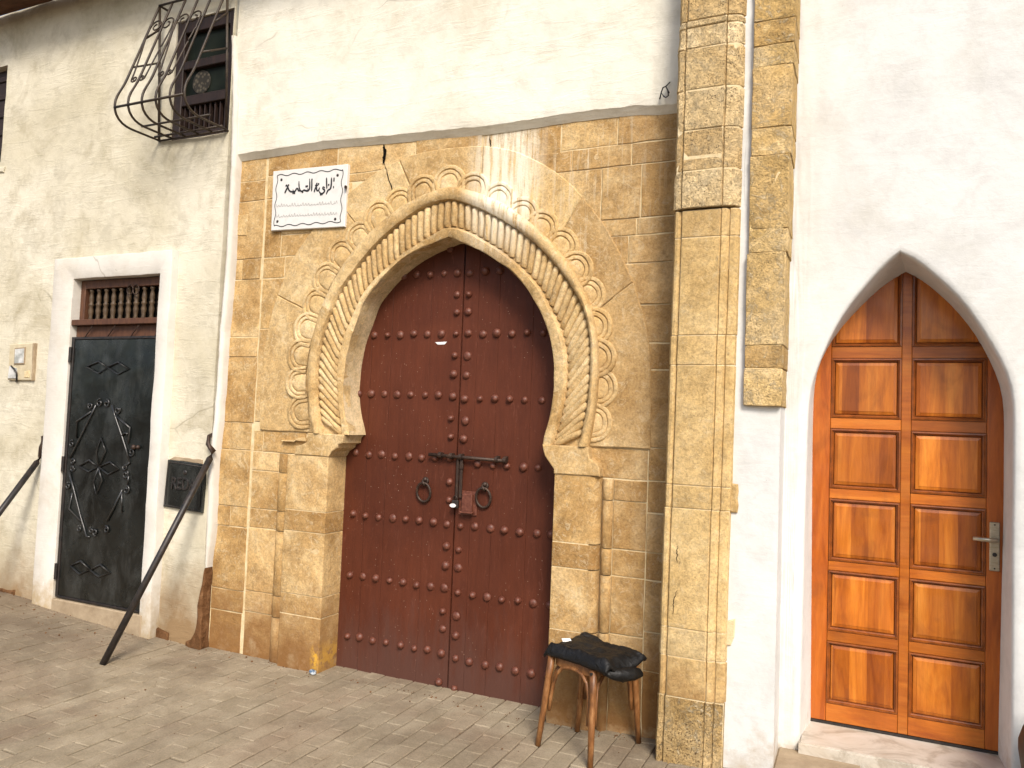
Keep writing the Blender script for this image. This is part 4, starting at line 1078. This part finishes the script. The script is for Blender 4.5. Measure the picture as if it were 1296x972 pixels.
# threshold and flagstones
st_ = thing('door_step', 'grey veined marble threshold with tan flagstones below the pointed wooden door', 'step', (.15, 0, .1))
zt = 0.200 - .03
zt = zb - .014
def flag(name, pl, z0, z1, m, bev=.008):
    bm = bmesh.new(); vv = [bm.verts.new((x, y, z0)) for x, y in pl]; f = bm.faces.new(vv)
    r_ = bmesh.ops.extrude_face_region(bm, geom=[f]); 
    for v in r_['geom']:
        if isinstance(v, bmesh.types.BMVert): v.co.z = z1
    bmesh.ops.recalc_face_normals(bm, faces=bm.faces)
    bmesh.ops.bevel(bm, geom=[e for e in bm.edges if all(abs(v.co.z - z1) < 1e-5 for v in e.verts)], offset=bev, segments=2, affect='EDGES')
    return mesh_obj(name, bm, m, st_)
flag('marble_threshold', [(-.245, -.012), (.66, -.02), (.66, .33), (-.245, .33)], .05, zt, m_marble)
FZ = zt - .05
flag('flagstone', [(-.335, .03), (.02, .03), (.02, -.028), (.03, -.42), (-.335, -.40)], .03, FZ, m_tan)
flag('flagstone', [(.028, .03), (.68, .03), (.68, -.41), (.038, -.42)], .03, FZ - .004, m_tan)
flag('flagstone', [(.688, .03), (1.4, .03), (1.4, -.42), (.688, -.41)], .03, FZ - .002, m_tan)
# dark jar cut by the right edge of the picture
jar = lathe_mesh('clay_jar', [(.12, 0), (.15, .03), (.175, .12), (.19, .22), (.19, .26), (.175, .31), (.14, .36), (.10, .39), (.085, .41), (.105, .43), (.11, .445), (.09, .45)], 28)
jo = mo('clay_jar', jar, m_clay); jo.location = (0.562 + .19, -.3, gz(.7)); tag(jo, 'dark rounded clay jar cut off by the right edge of the picture', 'jar')
jo.location.z = 0.434 - .24

# ------------------------------------------------------------------ metal door
md = thing('metal_door', 'black sheet metal door with wrought scrolls and a turned wood transom', 'door', (-5.1, -.03, .17))
YM = -.105
mz0, mz1 = 0.233, 2.099
mx0_, mx1_ = DO[0] + .006, DO[1] - .006
leaf = box('metal_leaf', mx0_ + .03, mx1_ - .012, YM, YM + .035, mz0 + .012, mz1 - .02, m_sheet, md, .003)
bm = bmesh.new()
add_box(bm, mx0_, mx0_ + .026, YM - .006, YM + .05, mz0, mz1, .003); add_box(bm, mx1_ - .010, mx1_, YM - .004, YM + .05, mz0, mz1, .002)
add_box(bm, mx0_ + .0265, mx1_ - .0105, YM - .004, YM + .05, mz1 - .018, mz1, .002); add_box(bm, mx0_ + .0265, mx1_ - .0105, YM - .010, YM + .05, mz0 - .002, mz0 + .012, .002)
mesh_obj('door_frame', bm, m_black, md)
for py_ in (1.970, 1.179, 0.415):
    bm = bmesh.new(); bmesh.ops.create_cone(bm, segments=10, radius1=.011, radius2=.011, depth=.11, cap_ends=True, matrix=Matrix.Translation((mx0_ + .006, YM - .014, py_)))
    mesh_obj('hinge', bm, m_black, md)
YO = YM - .007
def orn(pts, r_=.0068, nm='ornament_bar'):
    return tube(nm, [(x, YO, z) for x, z in pts], r_, m_orn, leaf, 6)
def spiral(cx_, cz_, r_, a0, turns, sg=1, n_=22):
    return [(cx_ + r_ * (1 - .72 * i / n_) * math.cos(a0 + sg * turns * 2 * math.pi * i / n_), cz_ + r_ * (1 - .72 * i / n_) * math.sin(a0 + sg * turns * 2 * math.pi * i / n_)) for i in range(n_ + 1)]
for dia in ([(-5.060,1.883),(-4.941,1.921),(-4.844,1.880),(-4.933,1.837),(-5.060,1.883)], [(-4.844,1.880),(-4.742,1.917),(-4.634,1.870),(-4.735,1.833),(-4.844,1.880)],
            [(-5.075,1.172),(-4.972,1.221),(-4.872,1.178),(-4.970,1.140),(-5.075,1.172)], [(-4.872,1.178),(-4.760,1.220),(-4.666,1.176),(-4.769,1.134),(-4.872,1.178)],
            [(-4.872,1.178),(-4.903,1.284),(-4.861,1.382),(-4.810,1.292),(-4.872,1.178)], [(-4.872,1.178),(-4.827,1.085),(-4.877,0.990),(-4.916,1.071),(-4.872,1.178)],
            [(-5.094,0.466),(-4.992,0.512),(-4.889,0.461),(-4.996,0.421),(-5.094,0.466)], [(-4.889,0.461),(-4.790,0.509),(-4.691,0.462),(-4.801,0.425),(-4.889,0.461)]):
    orn(dia, .006, 'ornament_diamond')
for bar in ([(-4.939,1.611),(-4.992,1.519),(-5.077,1.382),(-5.170,1.225)], [(-4.774,1.615),(-4.742,1.545),(-4.662,1.411),(-4.612,1.320),(-4.565,1.228)],
            [(-4.987,1.562),(-5.127,1.490),(-5.119,1.368)], [(-4.733,1.545),(-4.583,1.464),(-4.593,1.356)], [(-4.661,1.405),(-4.629,1.427),(-4.599,1.420)],
            [(-5.179,1.133),(-5.112,1.004),(-5.022,0.818),(-4.948,0.687),(-4.913,0.687)], [(-5.128,0.978),(-5.149,0.865),(-5.016,0.788)],
            [(-4.620,1.038),(-4.692,0.910),(-4.751,0.811)], [(-4.625,1.024),(-4.611,0.884)], [(-4.565,1.228),(-4.608,1.191)], [(-4.567,1.135),(-4.573,1.076)]):
    orn(bar)
for (cx_, cz_), r_, a0, sg in zip([(-4.902,1.628),(-4.832,1.625),(-4.996,1.606),(-4.718,1.581),(-5.166,1.327),(-5.144,1.199),(-5.141,1.154),(-5.176,1.026),(-4.609,1.193),(-4.601,1.142),(-4.581,1.038),(-4.555,1.299),(-5.028,0.733),(-4.905,0.735),(-4.864,0.724),(-4.755,0.752)],
                         (.030, .030, .026, .028, .026, .024, .024, .024, .024, .030, .030, .028, .022, .022, .025, .026),
                         (1.5, 1.6, 2.6, .6, 1.2, 0, 0, 1.8, 3, 1, 1.5, 4, 2, 2, 5, 2), (1, -1, 1, -1, 1, 1, -1, 1, 1, -1, -1, 1, 1, 1, -1, -1)):
    orn(spiral(cx_, cz_, r_, a0, 1.15, sg), .0058, 'ornament_scroll')
lk = [(-4.528,1.333),(-4.486,1.335)]
bm = bmesh.new()
for (x, z), r_ in zip(lk, (.018, .014)): bmesh.ops.create_uvsphere(bm, u_segments=12, v_segments=8, radius=r_, matrix=Matrix.Translation((x, YO - .008, z)))
mesh_obj('door_knob', bm, m_iron, leaf, True)
# transom
tz0, tz1 = 2.225, DO[3] - .004
YT = -.060
bm = bmesh.new()
add_box(bm, DO[0] + .002, DO[0] + .05, YT, YT + .05, tz0, tz1, .003); add_box(bm, DO[1] - .03, DO[1] - .002, YT, YT + .05, tz0, tz1, .003)
add_box(bm, DO[0] + .0505, DO[1] - .0305, YT + .001, YT + .05, tz1 - .06, tz1, .003)
tr = mesh_obj('transom', bm, m_tran, md)
box('transom_rail', DO[0] + .002, DO[1] - .002, -.120, YT + .05, tz0 - .042, tz0 - .001, m_tran, md, .003)
box('lintel_board', DO[0] + .002, DO[1] - .002, -.075, .0, mz1 + .001, tz0 - .043, m_tran, md, .003)
box('transom_dark', DO[0] + .002, DO[1] - .002, YT + .06, YT + .07, tz0, tz1, m_void, md)
hh = tz1 - .06 - tz0
bal = lathe_mesh('baluster', [(.012, 0), (.018, .012), (.013, .03), (.017, hh * .22), (.020, hh * .32), (.014, hh * .44), (.020, hh * .48), (.020, hh * .52), (.013, hh * .56), (.018, hh * .64), (.017, hh * .75), (.011, hh * .88), (.018, hh * .92), (.018, hh * .96), (.012, hh)], 10)
bal.materials.append(m_balu)
for i in range(10):
    o = bpy.data.objects.new('baluster', bal); C.objects.link(o); rel(o, tr)
    o.location = (DO[0] + .09 + i * (DO[1] - DO[0] - .15) / 9.3, YT + .026, tz0)
o = tube('wire_loop', [(DO[0] + .52 + .03 * math.cos(t) * (1 if t < 6.28 else -1) + (.0 if t < 6.28 else .06), YT - .004, tz1 - .085 + .035 * math.sin(t)) for t in [i * .42 for i in range(31)]], .004, m_iron, tr, 6)
for i in range(4):
    u = .06 + i * .27
    xx = DO[0] + (DO[1] - DO[0]) * (u + .07)
    tube('diagonal_wire', [(xx + .10, -.105, tz0 - .045), (xx, -.085, mz1 + .002)], .0035, m_iron, md, 6)

# meter hatch
mh = thing('meter_hatch', 'small black metal hatch with raised letters REDA behind the leaning iron brace', 'hatch', (-4.1, -.06, 1.1))
h4 = [(-4.249,1.263),(-3.913,1.247),(-3.916,0.932),(-4.266,0.947)]
slab_poly('hatch_plate', h4, -.078, -.05, m_sheet, mh, 0, .004, .001, .1)
ins = [lerp(p, (sum(q[0] for q in h4) / 4, sum(q[1] for q in h4) / 4), .09) for p in h4]
bm = bmesh.new(); add_tube(bm, [(x, -.079, z) for x, z in ins + ins[:1]], .004, 6, False)
mesh_obj('raised_rim', bm, m_black, mh)
tc = bpy.data.curves.new('lettering', 'FONT'); tc.body = 'REDA'; tc.size = .115; tc.extrude = .004; tc.bevel_depth = .0012; tc.space_character = 1.05
to = bpy.data.objects.new('lettering', tc); C.objects.link(to)
bpy.context.view_layer.update()
tm = bpy.data.meshes.new_from_object(to.evaluated_get(bpy.context.evaluated_depsgraph_get())); bpy.data.objects.remove(to)
lz = [(-4.200,1.072),(-3.996,1.057)]
sxx = .95
tm.transform(Matrix.Translation((lz[0][0], -.080, lz[0][1])) @ Matrix.Rotation(R(90), 4, 'X') @ Matrix.Diagonal((sxx * .78, 1.0, 1, 1)))
tm.materials.clear(); mo('lettering', tm, m_black, mh)
bm = bmesh.new(); hp_ = [(-4.083,1.186)][0]
bmesh.ops.create_uvsphere(bm, u_segments=12, v_segments=6, radius=.018, matrix=Matrix.Translation((hp_[0], -.078, hp_[1])) @ Matrix.Diagonal((1, .4, 1, 1)))
mesh_obj('latch_knob', bm, m_black, mh, True)
slab_poly('rusty_lip', [lerp(h4[0], h4[1], 0), lerp(h4[0], h4[1], .9), (h4[1][0] - .04, h4[1][1] + .03), (h4[0][0] + .05, h4[0][1] + .022)], -.066, -.05, m_tan, mh, 0, .003, .003, .04)

# meter box
mb = thing('meter_box', 'beige electricity meter box on the wall left of the metal door', 'meter box', (-5.95, -.06, 1.9))
q4 = [(-5.987,2.056),(-5.708,2.063),(-5.701,1.779),(-5.981,1.779)]
slab_poly('meter_case', q4, -.085, -.05, m_beige, mb, 0, .006, .001, .1)
w4 = [(-5.904,2.015),(-5.797,2.021),(-5.795,1.910),(-5.902,1.906)]
slab_poly('meter_frame', [lerp(p, (sum(q[0] for q in w4) / 4, sum(q[1] for q in w4) / 4), -.18) for p in w4], -.091, -.08, m_tan, mb, 0, .002, 0, .2)
slab_poly('meter_glass', w4, -.094, -.085, m_gglass, mb, 0, .002, 0, .2)
slab_poly('meter_terminal', [(-5.961,1.888),(-5.874,1.870),(-5.857,1.792),(-5.969,1.790)], -.093, -.08, m_gglass, mb, 0, .003, .001, .03)
tube('meter_cable', [(-5.930,-0.098,1.887), (-5.886,-0.100,1.863), (-5.858,-0.098,1.833), (-5.857,-0.095,1.785), (-5.899,-0.070,1.768)], .006, m_black, mb)
slab_poly('meter_terminal', [(-5.779,1.847),(-5.724,1.853),(-5.723,1.799),(-5.778,1.799)], -.091, -.08, m_mortar, mb, 0, .003, .001, .03)
slab_poly('rust_edge', [(-5.709,2.059),(-5.691,2.062),(-5.684,1.779),(-5.698,1.778)], -.089, -.05, m_tan, mb, 0, .002, .001, .05)

# iron braces
for nm, top, mid, bot, lab in (('iron_brace', (-3.882,-0.085,1.436), (-3.846,-0.100,1.294), (-4.093,-0.600,0.070), 'dark iron brace leaning from the pavement to the wall over the meter hatch'),
                        ('iron_brace', (-5.527,-0.085,1.361), (-5.548,-0.100,1.174), None, 'dark iron brace left of the metal door, cut off by the left edge')):
    if bot is None: bot = (mid[0] - .16, -.70, gz(-5.7))
    br = thing(nm, lab, 'brace', bot, 'iron braces beside the metal door')
    v = Vector(mid) - Vector(bot)
    bm = bmesh.new(); add_tube(bm, [bot, tuple(Vector(bot) + v * .5), mid], .021, 10)
    mesh_obj('brace_rod', bm, m_black, br)
    tube('brace_hook', [mid, tuple(Vector(mid) + v.normalized() * .05 + Vector((0, -.004, .0))), (top[0] + .006, top[1] - .012, (top[2] + mid[2]) / 2 + .02), top, (top[0] - .01, -.05, top[2] + .012)], [.020, .019, .014, .012, .010], m_iron, br, 10)

# ------------------------------------------------------------------ caged window
wn = thing('window', 'small dark wooden window with lace pane behind the bellied iron cage', 'window', (-4.2, 0, 3.5))
wx0, wx1, wz0, wz1 = WIN
YN = -.048
bm = bmesh.new()
for a in ((wx0 + .001, wx0 + .075, wz0 + .001, wz1 - .001), (wx1 - .05, wx1 - .001, wz0 + .001, wz1 - .001)): add_box(bm, a[0], a[1], YN, YN + .06, a[2], a[3], .004)
for a in ((wz1 - .09, wz1 - .002), (wz0 + .002, wz0 + .05), (wz0 + .24, wz0 + .31), (wz0 + .50, wz0 + .56)): add_box(bm, wx0 + .0755, wx1 - .0505, YN + .002, YN + .06, a[0], a[1], .004)
wf = mesh_obj('window_frame', bm, m_dkwood, wn)
gx0, gx1 = wx0 + .075, wx1 - .05
box('pane', gx0, gx1, YN + .035, YN + .04, wz0 + .56, wz1 - .09, m_glass, wf)
box('pane', gx0, gx1, YN + .036, YN + .041, wz0 + .31, wz0 + .50, m_glass, wf)
box('window_dark', wx0 + .001, wx1 - .001, YN + .065, YN + .07, wz0 + .001, wz1 - .001, m_void, wn)
bm = bmesh.new(); bmesh.ops.create_cone(bm, segments=20, radius1=.085, radius2=.08, depth=.004, cap_ends=True, matrix=Matrix.Translation((gx0 + .15, YN + .030, wz0 + .405)) @ Matrix.Rotation(R(90), 4, 'X'))
mesh_obj('lace_roundel', bm, m_lace, wn)
for i in range(9):
    x = gx0 + .02 + i * (gx1 - gx0 - .04) / 8
    box('slat', x - .006, x + .006, YN + .02, YN + .045, wz0 + .051, wz0 + .239, m_dkwood, wn)
# cage
cg = thing('window_grille', 'bellied wrought iron cage with scrolls in front of the small upper window', 'grille', (-4.3, -.06, 3.5))
gxl, gxr = -4.520, -3.894
ctop, cbot, zbel = 4.421, 3.482, 3.626
def side_y(z):           # outward profile of the cage
    pass
zbel -= .05
prof = [(ctop, -.135), (zbel + .17, -.375), (zbel + .07, -.432), (zbel, -.442), (zbel - .045, -.428), (zbel - .078, -.395), (zbel - .098, -.35), (cbot, -.07)]
pf = [(z, y) for z, y in smoothpl(resample([(z, y) for z, y in prof], 40), 3)]
NB = 6
for i in range(NB):
    x = gxl + (gxr - gxl) * i / (NB - 1)
    tube('bar', [(x, y, z) for z, y in pf], .0078, m_grille, cg, 6)
def yz(z):
    best = None
    for (za, ya), (zb_, yb_) in zip(pf, pf[1:]):
        if min(za, zb_) <= z <= max(za, zb_): return ya + (yb_ - ya) * (z - za) / (zb_ - za if abs(zb_ - za) > 1e-6 else 1)
    return -.2
for z in (zbel - .0, ctop - .002): tube('cross_bar', [(gxl, yz(z) - .004, z), (gxr, yz(z) - .004, z)], .0085, m_grille, cg, 6)
for z, y in (((cbot + .012), -.11), ((cbot + .045), -.22), ((cbot - .004), -.075)): tube('cross_bar', [(gxl, y, z), (gxr, y, z)], .0075, m_grille, cg, 6)
for x in (gxl, gxr):
    tube('upright', [(x, -.075, cbot), (x, -.135, ctop)], .0085, m_grille, cg, 6)
    tube('wall_stub', [(x, -.135, ctop), (x, -.03, ctop)], .008, m_grille, cg, 6)
    tube('wall_stub', [(x, -.08, cbot), (x, -.03, cbot - .01)], .008, m_grille, cg, 6)
    for u in (.34, .62):
        z = ctop + (zbel - ctop) * u
        tube('side_bar', [(x, yz(z), z), (x, -.135 + (.06) * ((ctop - z) / (ctop - cbot)), z + .13)], .007, m_grille, cg, 6)
def sp3(cx_, cz_, r_, a0, turns, sg):
    return [(x, yz(z) - .006, z) for x, z in spiral(cx_, cz_, r_, a0, turns, sg)]
sx = (gxr - gxl) / 5
for b_ in (0, 2):
    xc = gxl + sx * (b_ + 1)
    zt_ = ctop - .17
    for sg in (-1, 1):
        top_c, bot_c = (xc + sg * .052, zt_ - .03), (xc + sg * .036, zt_ - .47)
        a0 = 0.0 if sg > 0 else math.pi
        curl = spiral(top_c[0], top_c[1], .056, a0, 1.25, sg)          # starts on the outer side, rolls over the top
        foot = spiral(bot_c[0], bot_c[1], .026, a0, 1.2, -sg)
        stem = [(curl[0][0], curl[0][1]), (curl[0][0] + sg * .004, zt_ - .10), (xc + sg * .088, zt_ - .24), (foot[0][0] + sg * .004, zt_ - .42), foot[0]]
        stem = smoothpl(resample(stem, 24), 3)
        for pts in (curl, stem, foot):
            tube('scroll', [(x, yz(z) - .007, z) for x, z in pts], .0055, m_grille, cg, 6)

# far-left window
w2 = thing('window', 'dark shuttered window cut off by the left edge of the picture', 'window', (-7, 0, 3.2))
box('shutter', W2[0] + .002, W2[1] - .05, .0, .04, W2[2] + .002, W2[3] - .004, m_dkwood, w2, .004)
box('window_frame', W2[1] - .048, W2[1] - .002, -.015, .05, W2[2] + .002, W2[3] - .004, m_tran, w2, .004)
for i in range(5):
    z = W2[2] + .12 + i * (W2[3] - W2[2] - .2) / 4
    box('slat', W2[0] + .01, W2[1] - .06, -.012, -.001, z - .02, z + .02, m_dkwood, w2, .003)
slab_poly('window_sill', [(W2[1] - .4, W2[2] - .10), (W2[1] + .06, W2[2] - .09), (W2[1] + .075, W2[2] - .045), (W2[1] - .4, W2[2] - .03)], YL - .016, 0, m_wall_l, w2, 0, .006, .006, .04)

# ------------------------------------------------------------------ timber eave
ev = thing('timber_eave', 'brown boarded eave above the cream wall at the top left corner', 'eave', (-5.5, -.5, 4.7))
ze = 4.731
for i in range(2):
    y = -.075 - i * .155
    box('eave_board', -9.5, -.9, y - .15, y, ze + random.uniform(0, .006), ze + .03, m_eave, ev, .004)
box('eave_fascia', -9.5, -.9, -.41, -.388, ze - .04, ze + .14, m_eave, ev, .004)

# ------------------------------------------------------------------ stool and jacket
sl = thing('stool', 'worn bentwood stool with four splayed legs beside the portal', 'stool', (-1.19, -.24, .07))
zs_ = .488
FEET = {'l': (-1.392, -.355), 'f': (-1.090, -.470), 'r': (-.972, -.080), 'b': (-1.285, -.095)}
TOPS = {'l': (-1.345, -.325), 'f': (-1.102, -.425), 'r': (-.995, -.13), 'b': (-1.250, -.105)}
for k_ in 'lfrb':
    fx, fy = FEET[k_]; tx, ty = TOPS[k_]
    g0 = gz(fx) + .0
    tube('leg', [(fx, fy, g0), ((fx * .65 + tx * .35), (fy * .65 + ty * .35), g0 + .35 * (zs_ - g0)), ((fx * .25 + tx * .75), (fy * .25 + ty * .75), g0 + .75 * (zs_ - g0)), (tx, ty, zs_)], [.0135, .0155, .0175, .019], m_bent, sl, 12)
ring = []
order = ['l', 'f', 'r', 'b']
ctr = Vector((sum(TOPS[k_][0] for k_ in order) / 4, sum(TOPS[k_][1] for k_ in order) / 4))
for i in range(4):
    a, b = Vector(TOPS[order[i]]), Vector(TOPS[order[(i + 1) % 4]])
    # bentwood arch brace between neighbouring legs
    fa, fb = Vector(FEET[order[i]]), Vector(FEET[order[(i + 1) % 4]])
    def lp(t, u):
        A_ = Vector((fa.x + (a.x - fa.x) * u, fa.y + (a.y - fa.y) * u)); B_ = Vector((fb.x + (b.x - fb.x) * u, fb.y + (b.y - fb.y) * u))
        q = A_ + (B_ - A_) * t; q = q + (ctr - q) * .05
        return (q.x, q.y, .06 + (zs_ - .06) * u)
    tube('brace', [lp(.075, .40), lp(.07, .55), lp(.085, .70), lp(.14, .82), lp(.26, .895), lp(.40, .92), lp(.60, .92), lp(.74, .895), lp(.86, .82), lp(.915, .70), lp(.93, .55), lp(.925, .40)], .0095, m_bent, sl, 8)
def rounded(rr_, grow, z):
    out_ = []
    q = [ctr + (Vector(TOPS[k_]) - ctr) * grow for k_ in order]
    for i in range(4):
        p, c, n_ = q[i - 1], q[i], q[(i + 1) % 4]
        a = c + (p - c).normalized() * rr_; b = c + (n_ - c).normalized() * rr_
        for u in (0, .25, .5, .75, 1): out_.append(a * (1 - u) ** 2 + c * 2 * u * (1 - u) + b * u * u)
    return [(v.x, v.y, z) for v in out_]
def loft(name, rings, m, parent, sm=True):
    n_ = len(rings[0]); vs = [p for r_ in rings for p in r_]
    fs = [(r_ * n_ + k_, r_ * n_ + (k_ + 1) % n_, (r_ + 1) * n_ + (k_ + 1) % n_, (r_ + 1) * n_ + k_) for r_ in range(len(rings) - 1) for k_ in range(n_)]
    fs += [tuple(range(n_))[::-1], tuple((len(rings) - 1) * n_ + k_ for k_ in range(n_))]
    return sharp(recalc(py_obj(name, vs, fs, m, parent)), 35)
loft('apron', [rounded(.05, .98, zs_ - .045), rounded(.05, 1.0, zs_ - .042), rounded(.05, 1.0, zs_ - .004), rounded(.05, .99, zs_ - .001)], m_bent, sl)
loft('seat', [rounded(.06, 1.08, zs_), rounded(.06, 1.10, zs_ + .005), rounded(.06, 1.10, zs_ + .014), rounded(.06, 1.07, zs_ + .018)], m_bent, sl)
tube('bolt_head', [(TOPS['f'][0] - .002, TOPS['f'][1] - .016, zs_ - .018), (TOPS['f'][0] - .004, TOPS['f'][1] - .026, zs_ - .018)], .007, m_black, sl)
# folded jacket: a draped, wrinkled double layer
def jacket():
    nu, nv = 44, 36
    ax, ay = Vector(TOPS['f']) - Vector(TOPS['l']), Vector(TOPS['b']) - Vector(TOPS['l'])
    o0 = Vector(TOPS['l']) - ax * .14 - ay * .10
    top, bot = [], []
    for j in range(nv + 1):
        for i in range(nu + 1):
            u, v = i / nu, j / nv
            wob = .05 * noise.noise((u * 3, v * 3, 4)); wob2 = .05 * noise.noise((u * 3, v * 3, 9))
            p = o0 + ax * (u * 1.50 + wob * (.6)) + ay * (v * 1.22 + wob2 * .6)
            ed = min(u, 1 - u, v, 1 - v)
            prof_ = min(1, ed / .10) ** .5
            z = zs_ + .020 + .022 * prof_ + .011 * (noise.noise((u * 3.6, v * 3.0, 1)) + 1.1 * (.5 - abs(noise.noise((u * 5 + v * 3, v * 6 - u * 3, 2)))) + .28 * (.3 - abs(noise.noise((u * 9 - v * 5, v * 8 + u * 4, 6))))) * (0.4 + prof_)
            # thick rolled fold along the street side and a sleeve bundle at the front-right corner
            z += .016 * math.exp(-((v - .10) / .07) ** 2) + .018 * math.exp(-((v - .93) / .10) ** 2) * (.4 + u * .3)
            droop = max(0, u - .86) / .14
            z -= .070 * droop ** 1.6 * (.12 + .88 * math.exp(-((v - .46) / .2) ** 2))
            z -= .010 * max(0, (.06 - v) / .06)
            z -= .02 * max(0, (.05 - u) / .05)
            p = p + (ay * .10 - ax * .10) * max(0, 1 - u * 1.6) * v ** 1.5
            z += .012 * max(0, 1 - u * 2) * v
            top.append((p.x, p.y, z))
            bot.append((p.x + (ctr.x - p.x) * .03, p.y + (ctr.y - p.y) * .03, max(zs_ + .0185, z - .045 * prof_ - .006) if (u < .84 and v > .05) else z - .012 - .018 * prof_))
    n_ = nu + 1; N1 = n_ * (nv + 1)
    fs = []
    for j in range(nv):
        for i in range(nu):
            a = j * n_ + i
            fs.append((a, a + 1, a + n_ + 1, a + n_)); fs.append((N1 + a, N1 + a + n_, N1 + a + n_ + 1, N1 + a + 1))
    rim = [i for i in range(n_)] + [j * n_ + nu for j in range(1, nv + 1)] + [nv * n_ + i for i in range(nu - 1, -1, -1)] + [j * n_ for j in range(nv - 1, 0, -1)]
    for a, b in zip(rim, rim[1:] + rim[:1]): fs.append((a, N1 + a, N1 + b, b))
    return top + bot, fs
jk = thing('jacket', 'black folded jacket lying over the seat of the stool', 'jacket', (-1.19, -.24, .48))
vs, fs = jacket()
recalc(py_obj('jacket_body', vs, fs, m_cloth, jk, True))
for p in jk.children[0].data.polygons: p.use_smooth = True
# rolled sleeve hanging at the street corner
sv = Vector((.98 * TOPS['f'][0], TOPS['f'][1])); 
cuff = [(-1.050, -.440, .488), (-1.015, -.415, .478), (-.975, -.380, .470), (-.945, -.335, .466), (-.925, -.295, .468)]
bm = bmesh.new(); add_tube(bm, cuff, [.016, .024, .030, .030, .022], 12)
for v in bm.verts: v.co += Vector((noise.noise(v.co * 40), noise.noise(v.co * 45 + Vector((2, 2, 2))), noise.noise(v.co * 42 + Vector((7, 2, 2))))) * .009
mesh_obj('rolled_sleeve', bm, m_cloth, jk, True)
lx, ly = -1.305, -.240
lz_ = sorted((math.hypot(v[0] - lx, v[1] - ly), v[2]) for v in vs[:len(vs) // 2])[0][1] + .003
bm = bmesh.new(); add_box(bm, -.022, .022, -.014, .014, 0, .002)
bmesh.ops.transform(bm, matrix=Matrix.Translation((lx, ly, lz_ + .001)) @ Matrix.Rotation(R(35), 4, 'Z') @ Matrix.Rotation(R(16), 4, 'X'), verts=bm.verts)
mesh_obj('care_label', bm, m_label, jk)

# litter by the door foot
lt = bmesh.new(); bmesh.ops.create_icosphere(lt, subdivisions=3, radius=.02)
for v in lt.verts: v.co = Vector((v.co.x * 1.1, v.co.y * .8, v.co.z * .7)) * (1 + .5 * noise.noise(v.co * 55))
lo = mesh_obj('crumpled_wrapper', lt, m_blue); lo.location = (-2.949 + .0, -.09, gz(-3) + .016); tag(lo, 'crumpled blue and silver wrapper at the foot of the portal left of the red door', 'litter')
